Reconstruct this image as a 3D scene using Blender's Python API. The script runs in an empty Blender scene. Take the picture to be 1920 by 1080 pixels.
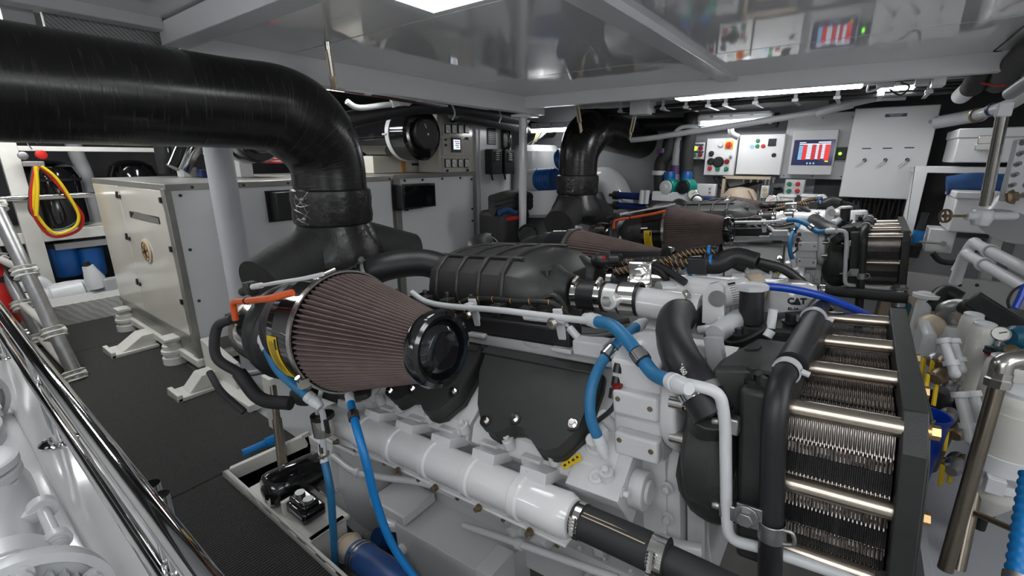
import bpy, bmesh, math, random
from mathutils import Vector as V, Matrix
random.seed(7)
R = math.radians
scn = bpy.context.scene
COL = scn.collection
# ---------------------------------------------------------------- camera
FPX = 853.33; TH = R(15.85); YAW = R(36.7); EYE = V((0, 0, 1.6))
cam = bpy.data.cameras.new('camera'); cam.sensor_width = 36; cam.lens = FPX / 1920 * 36; cam.clip_start = .02
cob = bpy.data.objects.new('camera', cam); COL.objects.link(cob)
cob.location = EYE; cob.rotation_euler = (R(90) - TH, 0, YAW); scn.camera = cob
FW = V((-math.sin(YAW) * math.cos(TH), math.cos(YAW) * math.cos(TH), -math.sin(TH)))
RT = V((math.cos(YAW), math.sin(YAW), 0)); UP = RT.cross(FW)
def ray(x, y): return FW * FPX + RT * (x - 960) - UP * (y - 540)
def P(x, y, X=None, Y=None, Z=None):
    """point where the sight line through a photo pixel meets a world plane"""
    d = ray(x, y)
    t = (X - EYE.x) / d.x if X is not None else (Y - EYE.y) / d.y if Y is not None else (Z - EYE.z) / d.z
    return EYE + d * t
def D(x, y, dep): return EYE + ray(x, y) * (dep / FPX)
EM = Matrix.Translation((-1.0, 1.6, 0)) @ Matrix.Rotation(R(-6), 4, 'Y')   # near engine frame (shaft rake)
EI = EM.inverted()
def E(x, y, u=None, v=None, w=None):
    d = EI.to_3x3() @ ray(x, y); c = EI @ EYE
    i, q = (0, u) if u is not None else (1, v) if v is not None else (2, w)
    return c + d * ((q - c[i]) / d[i])
def EP(x, y, p, n):
    d = EI.to_3x3() @ ray(x, y); c = EI @ EYE; n = V(n)
    return c + d * ((V(p) - c).dot(n) / d.dot(n))
# ---------------------------------------------------------------- materials
def mat(name, col, rough=.5, metal=0, var=0, vs=8, bump=0, bs=60, coat=0, emit=None, es=0, rvar=0, col2=None, stretch=None, spec=.5):
    m = bpy.data.materials.new(name); m.use_nodes = True
    nt = m.node_tree; N = nt.nodes; L = nt.links; b = N['Principled BSDF']
    c = (*col, 1); b.inputs['Base Color'].default_value = c
    b.inputs['Roughness'].default_value = rough; b.inputs['Metallic'].default_value = metal
    b.inputs['Coat Weight'].default_value = coat; b.inputs['Coat Roughness'].default_value = .08
    b.inputs['Specular IOR Level'].default_value = spec
    if emit: b.inputs['Emission Color'].default_value = (*emit, 1); b.inputs['Emission Strength'].default_value = es
    if var or bump or rvar or col2:
        tc = N.new('ShaderNodeTexCoord'); mp = N.new('ShaderNodeMapping'); L.new(tc.outputs['Object'], mp.inputs['Vector'])
        if stretch: mp.inputs['Scale'].default_value = stretch
    if var or col2:
        n = N.new('ShaderNodeTexNoise'); n.inputs['Scale'].default_value = vs; n.inputs['Detail'].default_value = 6
        L.new(mp.outputs['Vector'], n.inputs['Vector'])
        r = N.new('ShaderNodeValToRGB'); e = r.color_ramp.elements
        e[0].position = .22; e[1].position = .8
        e[0].color = (*[k * (1 - var) for k in col], 1); e[1].color = (*(col2 or [min(1, k * (1 + var)) for k in col]), 1)
        L.new(n.outputs['Fac'], r.inputs['Fac']); L.new(r.outputs['Color'], b.inputs['Base Color'])
        if rvar:
            mr = N.new('ShaderNodeMapRange'); mr.inputs['To Min'].default_value = max(0, rough - rvar); mr.inputs['To Max'].default_value = rough + rvar
            L.new(n.outputs['Fac'], mr.inputs['Value']); L.new(mr.outputs['Result'], b.inputs['Roughness'])
    if bump:
        n = N.new('ShaderNodeTexNoise'); n.inputs['Scale'].default_value = bs; n.inputs['Detail'].default_value = 4
        L.new(mp.outputs['Vector'], n.inputs['Vector'])
        bp = N.new('ShaderNodeBump'); bp.inputs['Strength'].default_value = bump; bp.inputs['Distance'].default_value = .01
        L.new(n.outputs['Fac'], bp.inputs['Height']); L.new(bp.outputs['Normal'], b.inputs['Normal'])
    return m
MT = {}
def K(n): return MT[n]
for n, a in {
    'engine white': dict(col=(.62, .62, .625), rough=.25, var=.02, vs=5, bump=.08, bs=90, rvar=.04),
    'paint white': dict(col=(.78, .78, .78), rough=.28, var=.03, vs=3),
    'gloss white': dict(col=(.74, .74, .74), rough=.1, var=.02, vs=3, coat=.5),
    'old white': dict(col=(.66, .65, .60), rough=.4, var=.10, vs=6, bump=.06, bs=30),
    'cream': dict(col=(.60, .575, .50), rough=.13, var=.05, vs=2.5, spec=.6),
    'pvc white': dict(col=(.68, .69, .70), rough=.33, var=.04, vs=7),
    'ceiling panel': dict(col=(.80, .81, .82), rough=.05, var=.03, vs=1.5, spec=.8),
    'ceiling trim': dict(col=(.78, .79, .80), rough=.3, var=.03, vs=2),
    'wall grey': dict(col=(.30, .305, .31), rough=.55, var=.1, vs=2),
    'wall dark': dict(col=(.045, .045, .048), rough=.7, var=.3, vs=3),
    'grey paint': dict(col=(.40, .41, .42), rough=.35, var=.06, vs=5),
    'column grey': dict(col=(.50, .51, .53), rough=.3, var=.05, vs=6),
    'light grey': dict(col=(.58, .59, .60), rough=.35, var=.04, vs=4),
    'trim grey': dict(col=(.33, .325, .30), rough=.35, metal=.6, var=.1, vs=8),
    'black plastic': dict(col=(.018, .018, .019), rough=.42, var=.2, vs=20, bump=.05, bs=300),
    'cast black': dict(col=(.026, .027, .026), rough=.5, var=.15, vs=14, bump=.10, bs=260),
    'intake black': dict(col=(.038, .039, .036), rough=.44, var=.15, vs=10, bump=.10, bs=220),
    'gloss black': dict(col=(.008, .008, .009), rough=.09, coat=.6),
    'rubber': dict(col=(.014, .014, .015), rough=.45, var=.25, vs=12),
    'rubber soft': dict(col=(.022, .022, .023), rough=.6, var=.2, vs=12),
    'lagging': dict(col=(.017, .017, .0165), rough=.30, var=.3, vs=6, bump=.35, bs=26, rvar=.14, stretch=(1, 1, 1)),
    'lagging cloth': dict(col=(.026, .027, .025), rough=.62, var=.3, vs=10, bump=.4, bs=40),
    'filter pleat': dict(col=(.165, .122, .112), rough=.72, var=.2, vs=14, bump=.2, bs=300),
    'filter pleat black': dict(col=(.02, .018, .017), rough=.6),
    'steel': dict(col=(.56, .54, .50), rough=.24, metal=1, var=.1, vs=20),
    'bright steel': dict(col=(.74, .73, .70), rough=.14, metal=1, var=.06, vs=20),
    'dull steel': dict(col=(.40, .40, .40), rough=.42, metal=1, var=.15, vs=20),
    'chrome': dict(col=(.72, .72, .72), rough=.06, metal=1),
    'tube steel': dict(col=(.50, .44, .37), rough=.27, metal=1, var=.12, vs=6, stretch=(1, 9, 9)),
    'plate steel': dict(col=(.40, .36, .335), rough=.38, metal=1, var=.15, vs=30),
    'brown pipe': dict(col=(.29, .25, .20), rough=.28, metal=1, var=.15, vs=6),
    'brass': dict(col=(.50, .33, .15), rough=.3, metal=1, var=.1, vs=20),
    'bronze': dict(col=(.25, .19, .12), rough=.4, metal=.8, var=.2, vs=20),
    'blue hose': dict(col=(.022, .175, .37), rough=.45, var=.14, vs=18, bump=.06, bs=200),
    'bright blue hose': dict(col=(.006, .20, .55), rough=.4, var=.08, vs=18),
    'dark blue hose': dict(col=(.018, .07, .24), rough=.42, var=.15, vs=14),
    'blue plastic': dict(col=(.008, .10, .36), rough=.32, var=.08, vs=8),
    'cobalt': dict(col=(.004, .055, .44), rough=.35, var=.05, vs=8),
    'blue cloth': dict(col=(.012, .065, .20), rough=.6, var=.3, vs=10, bump=.5, bs=14),
    'navy': dict(col=(.01, .025, .12), rough=.3, var=.1, vs=8),
    'label navy': dict(col=(.03, .04, .10), rough=.4),
    'teal': dict(col=(.0, .24, .19), rough=.35, var=.08, vs=9),
    'teal paint': dict(col=(.006, .10, .17), rough=.4, var=.1, vs=9),
    'orange': dict(col=(.72, .11, .02), rough=.45, var=.06, vs=9),
    'yellow': dict(col=(.74, .50, .01), rough=.45, var=.06, vs=9),
    'amber wood': dict(col=(.50, .24, .05), rough=.4, var=.12, vs=9),
    'red': dict(col=(.55, .02, .015), rough=.4, var=.08, vs=8),
    'dark red': dict(col=(.22, .012, .012), rough=.4),
    'green': dict(col=(.01, .22, .10), rough=.4),
    'emerald cable': dict(col=(.02, .06, .05), rough=.45),
    'purple': dict(col=(.13, .06, .18), rough=.4),
    'tan': dict(col=(.56, .46, .34), rough=.4, var=.08, vs=6),
    'pale plastic': dict(col=(.62, .62, .62), rough=.3),
    'gauge face': dict(col=(.80, .79, .74), rough=.3),
    'ink': dict(col=(.012, .012, .012), rough=.5),
    'carpet seam': dict(col=(.055, .054, .05), rough=.9),
    'bilge': dict(col=(.10, .098, .09), rough=.6, var=.4, vs=3),
    'tray grey': dict(col=(.33, .34, .36), rough=.4, var=.1, vs=3, bump=.05, bs=20),
    'dark glass': dict(col=(.006, .008, .009), rough=.05, spec=.6),
    'lamp': dict(col=(.9, .9, .9), rough=.4, emit=(.97, .985, 1), es=5.5),
    'strip lamp': dict(col=(.9, .9, .9), rough=.4, emit=(.97, .985, 1), es=20),
    'fill lamp': dict(col=(.9, .9, .9), rough=.4, emit=(.96, .98, 1), es=5),  # glow of the added out-of-view fill lights
    'tube lamp': dict(col=(.9, .9, .9), rough=.4, emit=(.96, .98, 1), es=18),
    'screen dark': dict(col=(.005, .006, .02), rough=.1, emit=(.03, .035, .12), es=.5),
    'screen red': dict(col=(.1, .0, .0), rough=.2, emit=(.75, .03, .025), es=.9),
    'screen white': dict(col=(.1, .1, .1), rough=.2, emit=(.75, .8, .9), es=1.0),
    'screen blue': dict(col=(.1, .1, .1), rough=.2, emit=(.25, .55, .85), es=.9),
    'led green': dict(col=(.1, .3, .05), rough=.2, emit=(.2, .9, .05), es=4),
    'led yellow': dict(col=(.4, .4, .0), rough=.2, emit=(.6, .7, .05), es=1.2),
}.items(): MT[n] = mat(n, **a)
def tree(name):
    m = bpy.data.materials.new(name); m.use_nodes = True; MT[name] = m
    nt = m.node_tree; return nt, nt.nodes, nt.links, nt.nodes['Principled BSDF']
def wavemat(name, c1, c2, rough, scale, axis, bump, metal=0, dist=0):
    nt, N, L, b = tree(name); b.inputs['Roughness'].default_value = rough; b.inputs['Metallic'].default_value = metal
    tc = N.new('ShaderNodeTexCoord'); w = N.new('ShaderNodeTexWave'); w.bands_direction = axis
    w.inputs['Scale'].default_value = scale; w.inputs['Distortion'].default_value = dist; w.inputs['Detail'].default_value = 2
    L.new(tc.outputs['Object'], w.inputs['Vector'])
    n = N.new('ShaderNodeTexNoise'); n.inputs['Scale'].default_value = 220; L.new(tc.outputs['Object'], n.inputs['Vector'])
    ad = N.new('ShaderNodeMath'); ad.operation = 'MULTIPLY'; L.new(w.outputs['Fac'], ad.inputs[0]); L.new(n.outputs['Fac'], ad.inputs[1])
    r = N.new('ShaderNodeValToRGB'); r.color_ramp.elements[0].color = (*c1, 1); r.color_ramp.elements[1].color = (*c2, 1)
    r.color_ramp.elements[0].position = .1; r.color_ramp.elements[1].position = .6
    L.new(ad.outputs[0], r.inputs['Fac']); L.new(r.outputs['Color'], b.inputs['Base Color'])
    bp = N.new('ShaderNodeBump'); bp.inputs['Strength'].default_value = bump; bp.inputs['Distance'].default_value = .006
    L.new(ad.outputs[0], bp.inputs['Height']); L.new(bp.outputs['Normal'], b.inputs['Normal'])
wavemat('carpet', (.012, .012, .0115), (.075, .073, .068), .95, 22, 'X', .8, dist=1.5)
wavemat('perforated', (.25, .25, .25), (.5, .5, .5), .4, 30, 'DIAGONAL', .5)
wavemat('tread plate', (.50, .50, .47), (.68, .68, .65), .35, 9, 'DIAGONAL', .5, dist=4)
# spiral-wound wrap of the exhaust ducts: fine streaks round the pipe
nt, N, L, b = tree('duct wrap')
tc = N.new('ShaderNodeTexCoord'); mp = N.new('ShaderNodeMapping'); mp.inputs['Scale'].default_value = (5, 60, 3)
L.new(tc.outputs['UV'], mp.inputs['Vector']); n = N.new('ShaderNodeTexNoise'); n.inputs['Scale'].default_value = 1.6; n.inputs['Detail'].default_value = 8
mp.inputs['Rotation'].default_value = (0, 0, .25)
L.new(mp.outputs['Vector'], n.inputs['Vector'])
r = N.new('ShaderNodeValToRGB'); r.color_ramp.elements[0].color = (.008, .008, .008, 1); r.color_ramp.elements[1].color = (.036, .034, .031, 1)
r.color_ramp.elements[0].position = .5; r.color_ramp.elements[1].position = .9
L.new(n.outputs['Fac'], r.inputs['Fac']); L.new(r.outputs['Color'], b.inputs['Base Color'])
mr = N.new('ShaderNodeMapRange'); mr.inputs['To Min'].default_value = .16; mr.inputs['To Max'].default_value = .34
L.new(n.outputs['Fac'], mr.inputs['Value']); L.new(mr.outputs['Result'], b.inputs['Roughness'])
bp = N.new('ShaderNodeBump'); bp.inputs['Strength'].default_value = .16; bp.inputs['Distance'].default_value = .004
L.new(n.outputs['Fac'], bp.inputs['Height']); L.new(bp.outputs['Normal'], b.inputs['Normal'])
# ---------------------------------------------------------------- mesh builder
def frame(ax):
    z = V(ax).normalized(); a = V((0, 0, 1)) if abs(z.z) < .9 else V((1, 0, 0))
    x = a.cross(z).normalized(); return x, z.cross(x), z
def spline(pts, n):
    pts = [V(p) for p in pts]
    if len(pts) < 3 or n < 2: return pts
    out = []
    for i in range(len(pts) - 1):
        p0 = pts[i - 1] if i else pts[0] * 2 - pts[1]; p1, p2 = pts[i], pts[i + 1]
        p3 = pts[i + 2] if i + 2 < len(pts) else p2 * 2 - p1
        d1 = max((p1 - p0).length, 1e-4) ** .5; d2 = max((p2 - p1).length, 1e-4) ** .5; d3 = max((p3 - p2).length, 1e-4) ** .5
        m1 = ((p1 - p0) / d1 - (p2 - p0) / (d1 + d2) + (p2 - p1) / d2) * d2
        m2 = ((p2 - p1) / d2 - (p3 - p1) / (d2 + d3) + (p3 - p2) / d3) * d2
        for k in range(n):
            t = k / n
            out.append(p1 * (2 * t**3 - 3 * t * t + 1) + m1 * (t**3 - 2 * t * t + t) + p2 * (-2 * t**3 + 3 * t * t) + m2 * (t**3 - t * t))
    return out + [pts[-1]]
def bends(pts, rad, n=8):
    """polyline with rounded corners"""
    pts = [V(p) for p in pts]; out = [pts[0]]
    for i in range(1, len(pts) - 1):
        a = (pts[i - 1] - pts[i]); b_ = (pts[i + 1] - pts[i]); k = min(rad, a.length * .48, b_.length * .48)
        a = pts[i] + a.normalized() * k; c = pts[i] + b_.normalized() * k
        for j in range(n + 1):
            t = j / n; out.append(a * (1 - t)**2 + pts[i] * 2 * t * (1 - t) + c * t * t)
    return out + [pts[-1]]
ROOT = {}
SPLIT = set('manifold_flange bolt bolt_boss rusty_bolt screw cover_bolt threaded_hole hose_clip band_clamp spring_clip pipe_clip bracket_bolt line_bracket latch amber_edge flange_bolt bolt_hole cable_gland clip terminal harness_channel harness_boot sensor_plug filter_column long_rib stud end_cap crimped_end blue_tie crimp_row uprights stand_legs clip_liner engine_mount pipe_flange bowl_gasket lettering print knob pipe_clamp'.split())
class M:
    def __init__(s): s.b = bmesh.new(); s.uv = None
    def ring(s, rings, caps=True, closed=True, uvl=None):
        vs = [[s.b.verts.new(p) for p in r] for r in rings]; n = len(rings[0])
        if uvl and not s.uv: s.uv = s.b.loops.layers.uv.new('UVMap')
        for i in range(len(vs) - 1):
            for j in range(n if closed else n - 1):
                k = (j + 1) % n
                try: f = s.b.faces.new((vs[i][j], vs[i][k], vs[i + 1][k], vs[i + 1][j]))
                except ValueError: continue
                if uvl:
                    for lp, q in zip(f.loops, ((j / n, uvl[i]), ((j + 1) / n, uvl[i]), ((j + 1) / n, uvl[i + 1]), (j / n, uvl[i + 1]))): lp[s.uv].uv = q
        if caps and closed:
            try: s.b.faces.new(list(reversed(vs[0]))); s.b.faces.new(vs[-1])
            except ValueError: pass
        return s
    def box(s, c, d, rot=None):
        c = V(c); h = V(d) / 2; m = rot if rot is not None else Matrix.Identity(3)
        q = [V((x, y)).to_3d() for x, y in ((-1, -1), (1, -1), (1, 1), (-1, 1))]
        return s.ring([[c + m @ V((a.x * h.x, a.y * h.y, z * h.z)) for a in q] for z in (-1, 1)])
    def bb(s, a, b): a, b = V(a), V(b); return s.box((a + b) / 2, [abs(k) for k in (b - a)])
    def quad(s, a, b, c, d): s.b.faces.new([s.b.verts.new(p) for p in (a, b, c, d)]); return s
    def bar(s, a, b, w, h, up=(0, 0, 1)):
        a, b = V(a), V(b); z = (b - a).normalized(); x = V(up).cross(z)
        x = x.normalized() if x.length > 1e-4 else V((1, 0, 0)); y = z.cross(x)
        return s.ring([[p + x * (i * w / 2) + y * (j * h / 2) for i, j in ((-1, -1), (1, -1), (1, 1), (-1, 1))] for p in (a, b)])
    def cyl(s, a, b, r, r2=None, n=20):
        a, b = V(a), V(b); x, y, z = frame(b - a); r2 = r if r2 is None else r2
        return s.ring([[p + x * (q * math.cos(t)) + y * (q * math.sin(t)) for t in [2 * math.pi * k / n for k in range(n)]] for p, q in ((a, r), (b, r2))])
    def lathe(s, a, ax, prof, n=28, caps=True, lobes=0, amp=0):
        a = V(a); x, y, z = frame(ax)
        return s.ring([[a + z * h + x * (q * (1 + amp * math.cos(lobes * t)) * math.cos(t)) + y * (q * (1 + amp * math.cos(lobes * t)) * math.sin(t)) for t in [2 * math.pi * k / n for k in range(n)]] for h, q in prof], caps)
    def tube(s, pts, r, n=12, sm=6, caps=True, uv=False):
        p = spline(pts, sm) if sm > 1 else [V(q) for q in pts]
        t = [(p[min(i + 1, len(p) - 1)] - p[max(i - 1, 0)]).normalized() for i in range(len(p))]
        x, y, _ = frame(t[0]); rings = []; L = [0]
        for i in range(len(p)):
            if i:
                L.append(L[-1] + (p[i] - p[i - 1]).length)
                x = (x - t[i] * x.dot(t[i])).normalized(); y = t[i].cross(x)
            q = r(i / (len(p) - 1)) if callable(r) else r
            rings.append([p[i] + x * (q * math.cos(a)) + y * (q * math.sin(a)) for a in [2 * math.pi * k / n for k in range(n)]])
        return s.ring(rings, caps, uvl=L if uv else None)
    def prism(s, pts, vec):
        vec = V(vec); return s.ring([[V(p) for p in pts], [V(p) + vec for p in pts]])
    def ball(s, c, r, sc=(1, 1, 1), n=16):
        c = V(c); m = n // 2
        return s.ring([[c + V((r * sc[0] * math.sin(a) * math.cos(t), r * sc[1] * math.sin(a) * math.sin(t), -r * sc[2] * math.cos(a))) for t in [2 * math.pi * k / n for k in range(n)]] for a in [math.pi * (i + .02) / (m + .04) for i in range(m + 1)]])
    def hexb(s, p, ax, r, h, washer=True):
        p = V(p); z = V(ax).normalized()
        if washer: s.cyl(p, p + z * h * .25, r * 1.45, n=16)
        return s.cyl(p + z * h * .2, p + z * h, r, n=6)
    def arc(s, c, ax, r, w, th, a0=0, a1=360, n=28, up=None):
        """a flat band bent round an axis"""
        c = V(c); x, y, z = frame(ax)
        if up is not None: x = (V(up) - z * V(up).dot(z)).normalized(); y = z.cross(x)
        full = abs(a1 - a0) >= 360; k = n if full else n + 1
        rg = []
        for i in range(k):
            t = R(a0 + (a1 - a0) * i / n); d = x * math.cos(t) + y * math.sin(t)
            rg.append([c + d * q + z * h for q, h in ((r, -w / 2), (r + th, -w / 2), (r + th, w / 2), (r, w / 2))])
        if full: rg.append(rg[0])
        return s.ring(rg, not full)
    def islands(s):
        seen = set(); out = []
        for v in s.b.verts:
            if v in seen: continue
            st_ = [v]; seen.add(v); isl = []
            while st_:
                q = st_.pop(); isl.append(q)
                for e in q.link_edges:
                    o = e.other_vert(q)
                    if o not in seen: seen.add(o); st_.append(o)
            out.append((isl, [min(q.co[i] for q in isl) - .0015 for i in range(3)], [max(q.co[i] for q in isl) + .0015 for i in range(3)]))
        grp = []
        for c in out:
            hit = [g for g in grp if any(all(c[1][i] <= d[2][i] and d[1][i] <= c[2][i] for i in range(3)) for d in g)]
            n = [c]
            for g in hit: n += g; grp.remove(g)
            grp.append(n)
        return [[v for c in g for v in c[0]] for g in grp]
    def ob(s, name, m, parent=None, bev=0, seg=2, sharp=35, fr=None, **tg):
        if name in SPLIT and parent is not None:
            bmesh.ops.remove_doubles(s.b, verts=s.b.verts, dist=1e-5); gs = s.islands()
            if len(gs) > 1:
                s.b.verts.index_update(); o = None
                for g in gs:
                    ids = {v: i for i, v in enumerate(g)}; k = M(); nv = [k.b.verts.new(v.co) for v in g]
                    for f in {f for v in g for f in v.link_faces}: k.b.faces.new([nv[ids[v]] for v in f.verts])
                    o = k.ob1(name, m, parent, bev, seg, sharp, fr, **tg)
                s.b.free(); return o
        return s.ob1(name, m, parent, bev, seg, sharp, fr, **tg)
    def ob1(s, name, m, parent=None, bev=0, seg=2, sharp=35, fr=None, **tg):
        bmesh.ops.remove_doubles(s.b, verts=s.b.verts, dist=1e-5)
        bmesh.ops.recalc_face_normals(s.b, faces=s.b.faces)
        me = bpy.data.meshes.new(name)
        if fr is not None: s.b.transform(fr)
        o = bpy.data.objects.new(name, me); COL.objects.link(o)
        if parent is not None:
            rm = ROOT[parent.name]; ROOT[o.name] = rm; o.parent = parent
            if parent.name in RTOP: s.b.transform(rm.inverted())
            else: s.b.transform(rm.inverted())
        else:
            lo = [min(v.co[i] for v in s.b.verts) for i in range(3)]; hi = [max(v.co[i] for v in s.b.verts) for i in range(3)]
            c = V(((lo[0] + hi[0]) / 2, (lo[1] + hi[1]) / 2, lo[2])); s.b.transform(Matrix.Translation(-c)); o.location = c
            ROOT[o.name] = Matrix.Translation(c)
        s.b.to_mesh(me); s.b.free()
        if len(me.polygons): me.shade_smooth(); me.set_sharp_from_angle(angle=R(sharp))
        for mm in (m if isinstance(m, (list, tuple)) else [m]): me.materials.append(K(mm))
        if bev:
            q = o.modifiers.new('bevel', 'BEVEL'); q.width = bev; q.segments = seg; q.limit_method = 'ANGLE'; q.angle_limit = R(40); q.harden_normals = False
        for k, val in tg.items(): o[k] = val
        return o
RTOP = set()
def thing(name, label, cat, loc=None, group=None, mw=None):
    o = bpy.data.objects.new(name, None); COL.objects.link(o); o.empty_display_size = .05
    m = mw if mw is not None else Matrix.Translation(V(loc)); o.matrix_world = m
    ROOT[o.name] = m; RTOP.add(o.name)
    o['label'] = label; o['category'] = cat
    if group: o['group'] = group
    return o
def T(label, cat, group=None):
    d = dict(label=label, category=cat)
    if group: d['group'] = group
    return d
def S(): return dict(kind='structure')
def text(body, name, m, parent, org, xd, yd, size, dep=.001, align='LEFT', fr=None, bold=0):
    c = bpy.data.curves.new(name, 'FONT'); c.body = body; c.offset = bold; c.size = size; c.extrude = dep; c.align_x = align
    t = bpy.data.objects.new(name, c); COL.objects.link(t)
    bpy.context.view_layer.update()
    me = bpy.data.meshes.new_from_object(t.evaluated_get(bpy.context.evaluated_depsgraph_get()))
    bpy.data.objects.remove(t)
    x = V(xd).normalized(); z = x.cross(V(yd)).normalized(); y = z.cross(x)
    mm = Matrix((x, y, z)).transposed().to_4x4(); mm.translation = V(org)
    b = M(); b.b.from_mesh(me)
    b.b.transform(mm); return b.ob(name, m, parent, fr=fr)
def copy_tree(o, loc=None, parent=None, **tg):
    c = o.copy(); COL.objects.link(c); c.parent = parent
    if loc is not None: c.location = loc
    for k, val in tg.items(): c[k] = val
    for ch in list(o.children): copy_tree(ch, None, c)
    return c
# ================================================================ main engine (built once, copied for the far one)
eng = thing('marine_engine', 'white marine diesel engine nearest the camera beside the matted walkway', 'engine', mw=EM, group='main engines')
def eo(m, name, mt, par=None, **k): return m.ob(name, mt, par or eng, fr=EM, **k)
def ep(pts): return [E(x, y, v=v) for x, y, v in pts]
def clampm(m, c, ax, r, w=.016, up=(0, 0, 1), screw=True):
    """worm-drive hose clip"""
    m.arc(c, ax, r, w, .003, n=24)
    if screw:
        x, y, z = frame(ax); d = (V(up) - z * V(up).dot(z)).normalized(); p = V(c) + d * (r + .010); s = z.cross(d)
        m.cyl(p - s * .02, p + s * .016, .0085, n=10); m.cyl(p + s * .016, p + s * .026, .0065, n=6)
        for k in range(4): m.cyl(p - s * (.018 - k * .008), p - s * (.014 - k * .008), .0108, n=10)
    return m
NB = V((0, -.537, .843)); PB = V((0, -.843, -.537)); CP = V((.018, -.35, .887))   # near bank: top normal, outward, a point on it
def mir(p): return V((p[0], -p[1], p[2]))
# --- block, heads
b = M()
sec = [(-.30, .10), (-.33, .44), (-.46, .50), (-.52, .62), (-.30, .80), (0, .74), (.30, .80), (.52, .62), (.46, .50), (.33, .44), (.30, .10)]
b.ring([[V((u, v, w)) for v, w in sec] for u in (-.86, .70)])
blk = eo(b, 'engine_block', 'engine white', bev=.012)
for s in (-1, 1):
    b = M(); f = (lambda p: V(p)) if s < 0 else mir
    for k in range(3):
        u0 = -.93 + k * .535 if k else -.86
        u1 = u0 + .52 if k else -.93 + .52
        c = [CP + PB * a + NB * h for a, h in ((-.08, -.035), (.285, -.035), (.33, -.07), (.33, -.11), (.255, -.19), (-.08, -.19))]
        b.ring([[f((u, p.y, p.z)) for p in c] for u in (u0, u1)])
        for j in range(3):                       # ports, lugs and bolts on the lower edge
            u = u0 + .09 + j * .17
            q = CP + PB * .325 + NB * -.06
            b.box(f((u, q.y, q.z)), (.07, .03, .03)); q2 = CP + PB * .30 + NB * -.033
            b.cyl(f((u + .08, q2.y, q2.z - .02)), f((u + .08, q2.y + NB.y * .02, q2.z + NB.z * .02)), .02, n=14)
            b.hexb(f((u + .08, q2.y + NB.y * .015, q2.z + NB.z * .015)), f(NB), .011, .022)
    eo(b, 'cylinder_head', 'engine white', blk if s > 9 else None, bev=.014)
# --- valve covers with the scalloped lower edge
out = [(920, 655), (1118, 694), (1130, 704), (1126, 730), (1108, 780), (1100, 800), (1094, 818), (1078, 832), (1056, 853), (1034, 858), (1014, 852), (1002, 834), (992, 817), (980, 811), (963, 811), (948, 820), (934, 824), (918, 814), (906, 790), (901, 765), (904, 703)]
loc = [EP(x, y, CP, NB) for x, y in out]
for s in (-1, 1):
    for k in range(3):
        f = (lambda p: V(p)) if s < 0 else mir
        du = -.485 * k
        b = M(); ins = []
        cen = sum(loc, V()) / len(loc)
        def sc(p, q, h): return f(V((p.x + du, p.y, p.z)) + (V((cen.x - p.x, cen.y - p.y, cen.z - p.z))) * q + NB * h)
        b.ring([[sc(p, -.02, -.03) for p in loc], [sc(p, -.02, -.012) for p in loc], [sc(p, 0, -.012) for p in loc], [sc(p, .0, .024) for p in loc], [sc(p, .035, .036) for p in loc]])
        vc = eo(b, 'valve_cover', 'cast black', bev=.006)
        b = M()
        for x, y in ((920, 800), (1082, 808), (974, 797)):
            p = EP(x, y, CP, NB); p = f(V((p.x + du, p.y, p.z))); n = f(NB)
            b.cyl(p + n * .0, p + n * .040, .021, n=18); 
        eo(b, 'bolt_boss', 'black plastic', vc)
        b = M()
        for x, y in ((920, 800), (1082, 808), (974, 797)):
            p = EP(x, y, CP, NB); p = f(V((p.x + du, p.y, p.z))); n = f(NB); b.hexb(p + n * .038, n, .010, .016)
        eo(b, 'bolt', 'bright steel', vc)
        b = M(); a0, a1 = EP(915, 668, CP, NB), EP(1120, 708, CP, NB)
        b.bar(f(V((a0.x + du, a0.y, a0.z)) + NB * .036), f(V((a1.x + du, a1.y, a1.z)) + NB * .036), .03, .012, up=f(NB))
        eo(b, 'rib', 'cast black', vc, bev=.004)
# yellow caution sticker on the head
q = [EP(x, y, CP + NB * -.030, NB) for x, y in ((1052, 871), (1087, 849), (1092, 862), (1057, 881))]
b = M(); b.prism(q, NB * .0015); st = eo(b, 'caution_sticker', 'yellow')
b = M()
xa = (q[1] - q[0]).normalized(); ya = NB.cross(xa); L = (q[1] - q[0]).length
for k in range(4):
    p = q[0] + (q[2] - q[1]) * 0 + xa * L * (.14 + .22 * k) - ya * .012 + NB * .002
    h = .0042
    b.quad(p - xa * h, p + xa * h, p + xa * h * .2 + ya * h * 2, p - xa * h * .2 + ya * h * 2) if k % 2 else b.quad(p - xa * h - ya * .001, p + xa * h - ya * .001, p + xa * h + ya * .006, p - xa * h + ya * .006)
eo(b, 'print', 'ink', st)
# --- water-cooled manifold along the bank
for s in (-1, 1):
    b = M(); vv = .68 * s
    prof = [(0, .046), (.015, .06)]
    for k in range(6):
        a = .05 + k * .19
        prof += [(a, .060), (a + .006, .0665), (a + .03, .0665), (a + .036, .060)] if k else [(a, .060)]
    b.lathe((-.60, vv, .6), (1, 0, 0), prof + [(1.17, .0615), (1.19, .052), (1.2, .03)], n=32)
    mf = eo(b, 'coolant_manifold', 'gloss white')
    b = M()
    for k in range(6):
        u = -.50 + k * .19
        b.box((u, s * .62, .655), (.09, .10, .035), Matrix.Rotation(.35 * s, 3, 'X'))
        b.hexb((u - .02, s * .655, .672), (0, s * .35, 1), .009, .014)
    eo(b, 'manifold_flange', 'engine white', mf, bev=.006)
    b = M(); b.bb((-.58, s * .725, .535), (.585, s * .62, .543)); eo(b, 'flange_rail', 'gloss white', mf, bev=.002)
    b = M()
    for k in range(6): b.hexb((-.47 + k * .19, s * .735, .549), (0, s, .2), .008, .02); b.hexb((-.40 + k * .19, s * .70, .522), (0, s, -.4), .007, .016)
    eo(b, 'rusty_bolt', 'bronze', mf)
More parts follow.
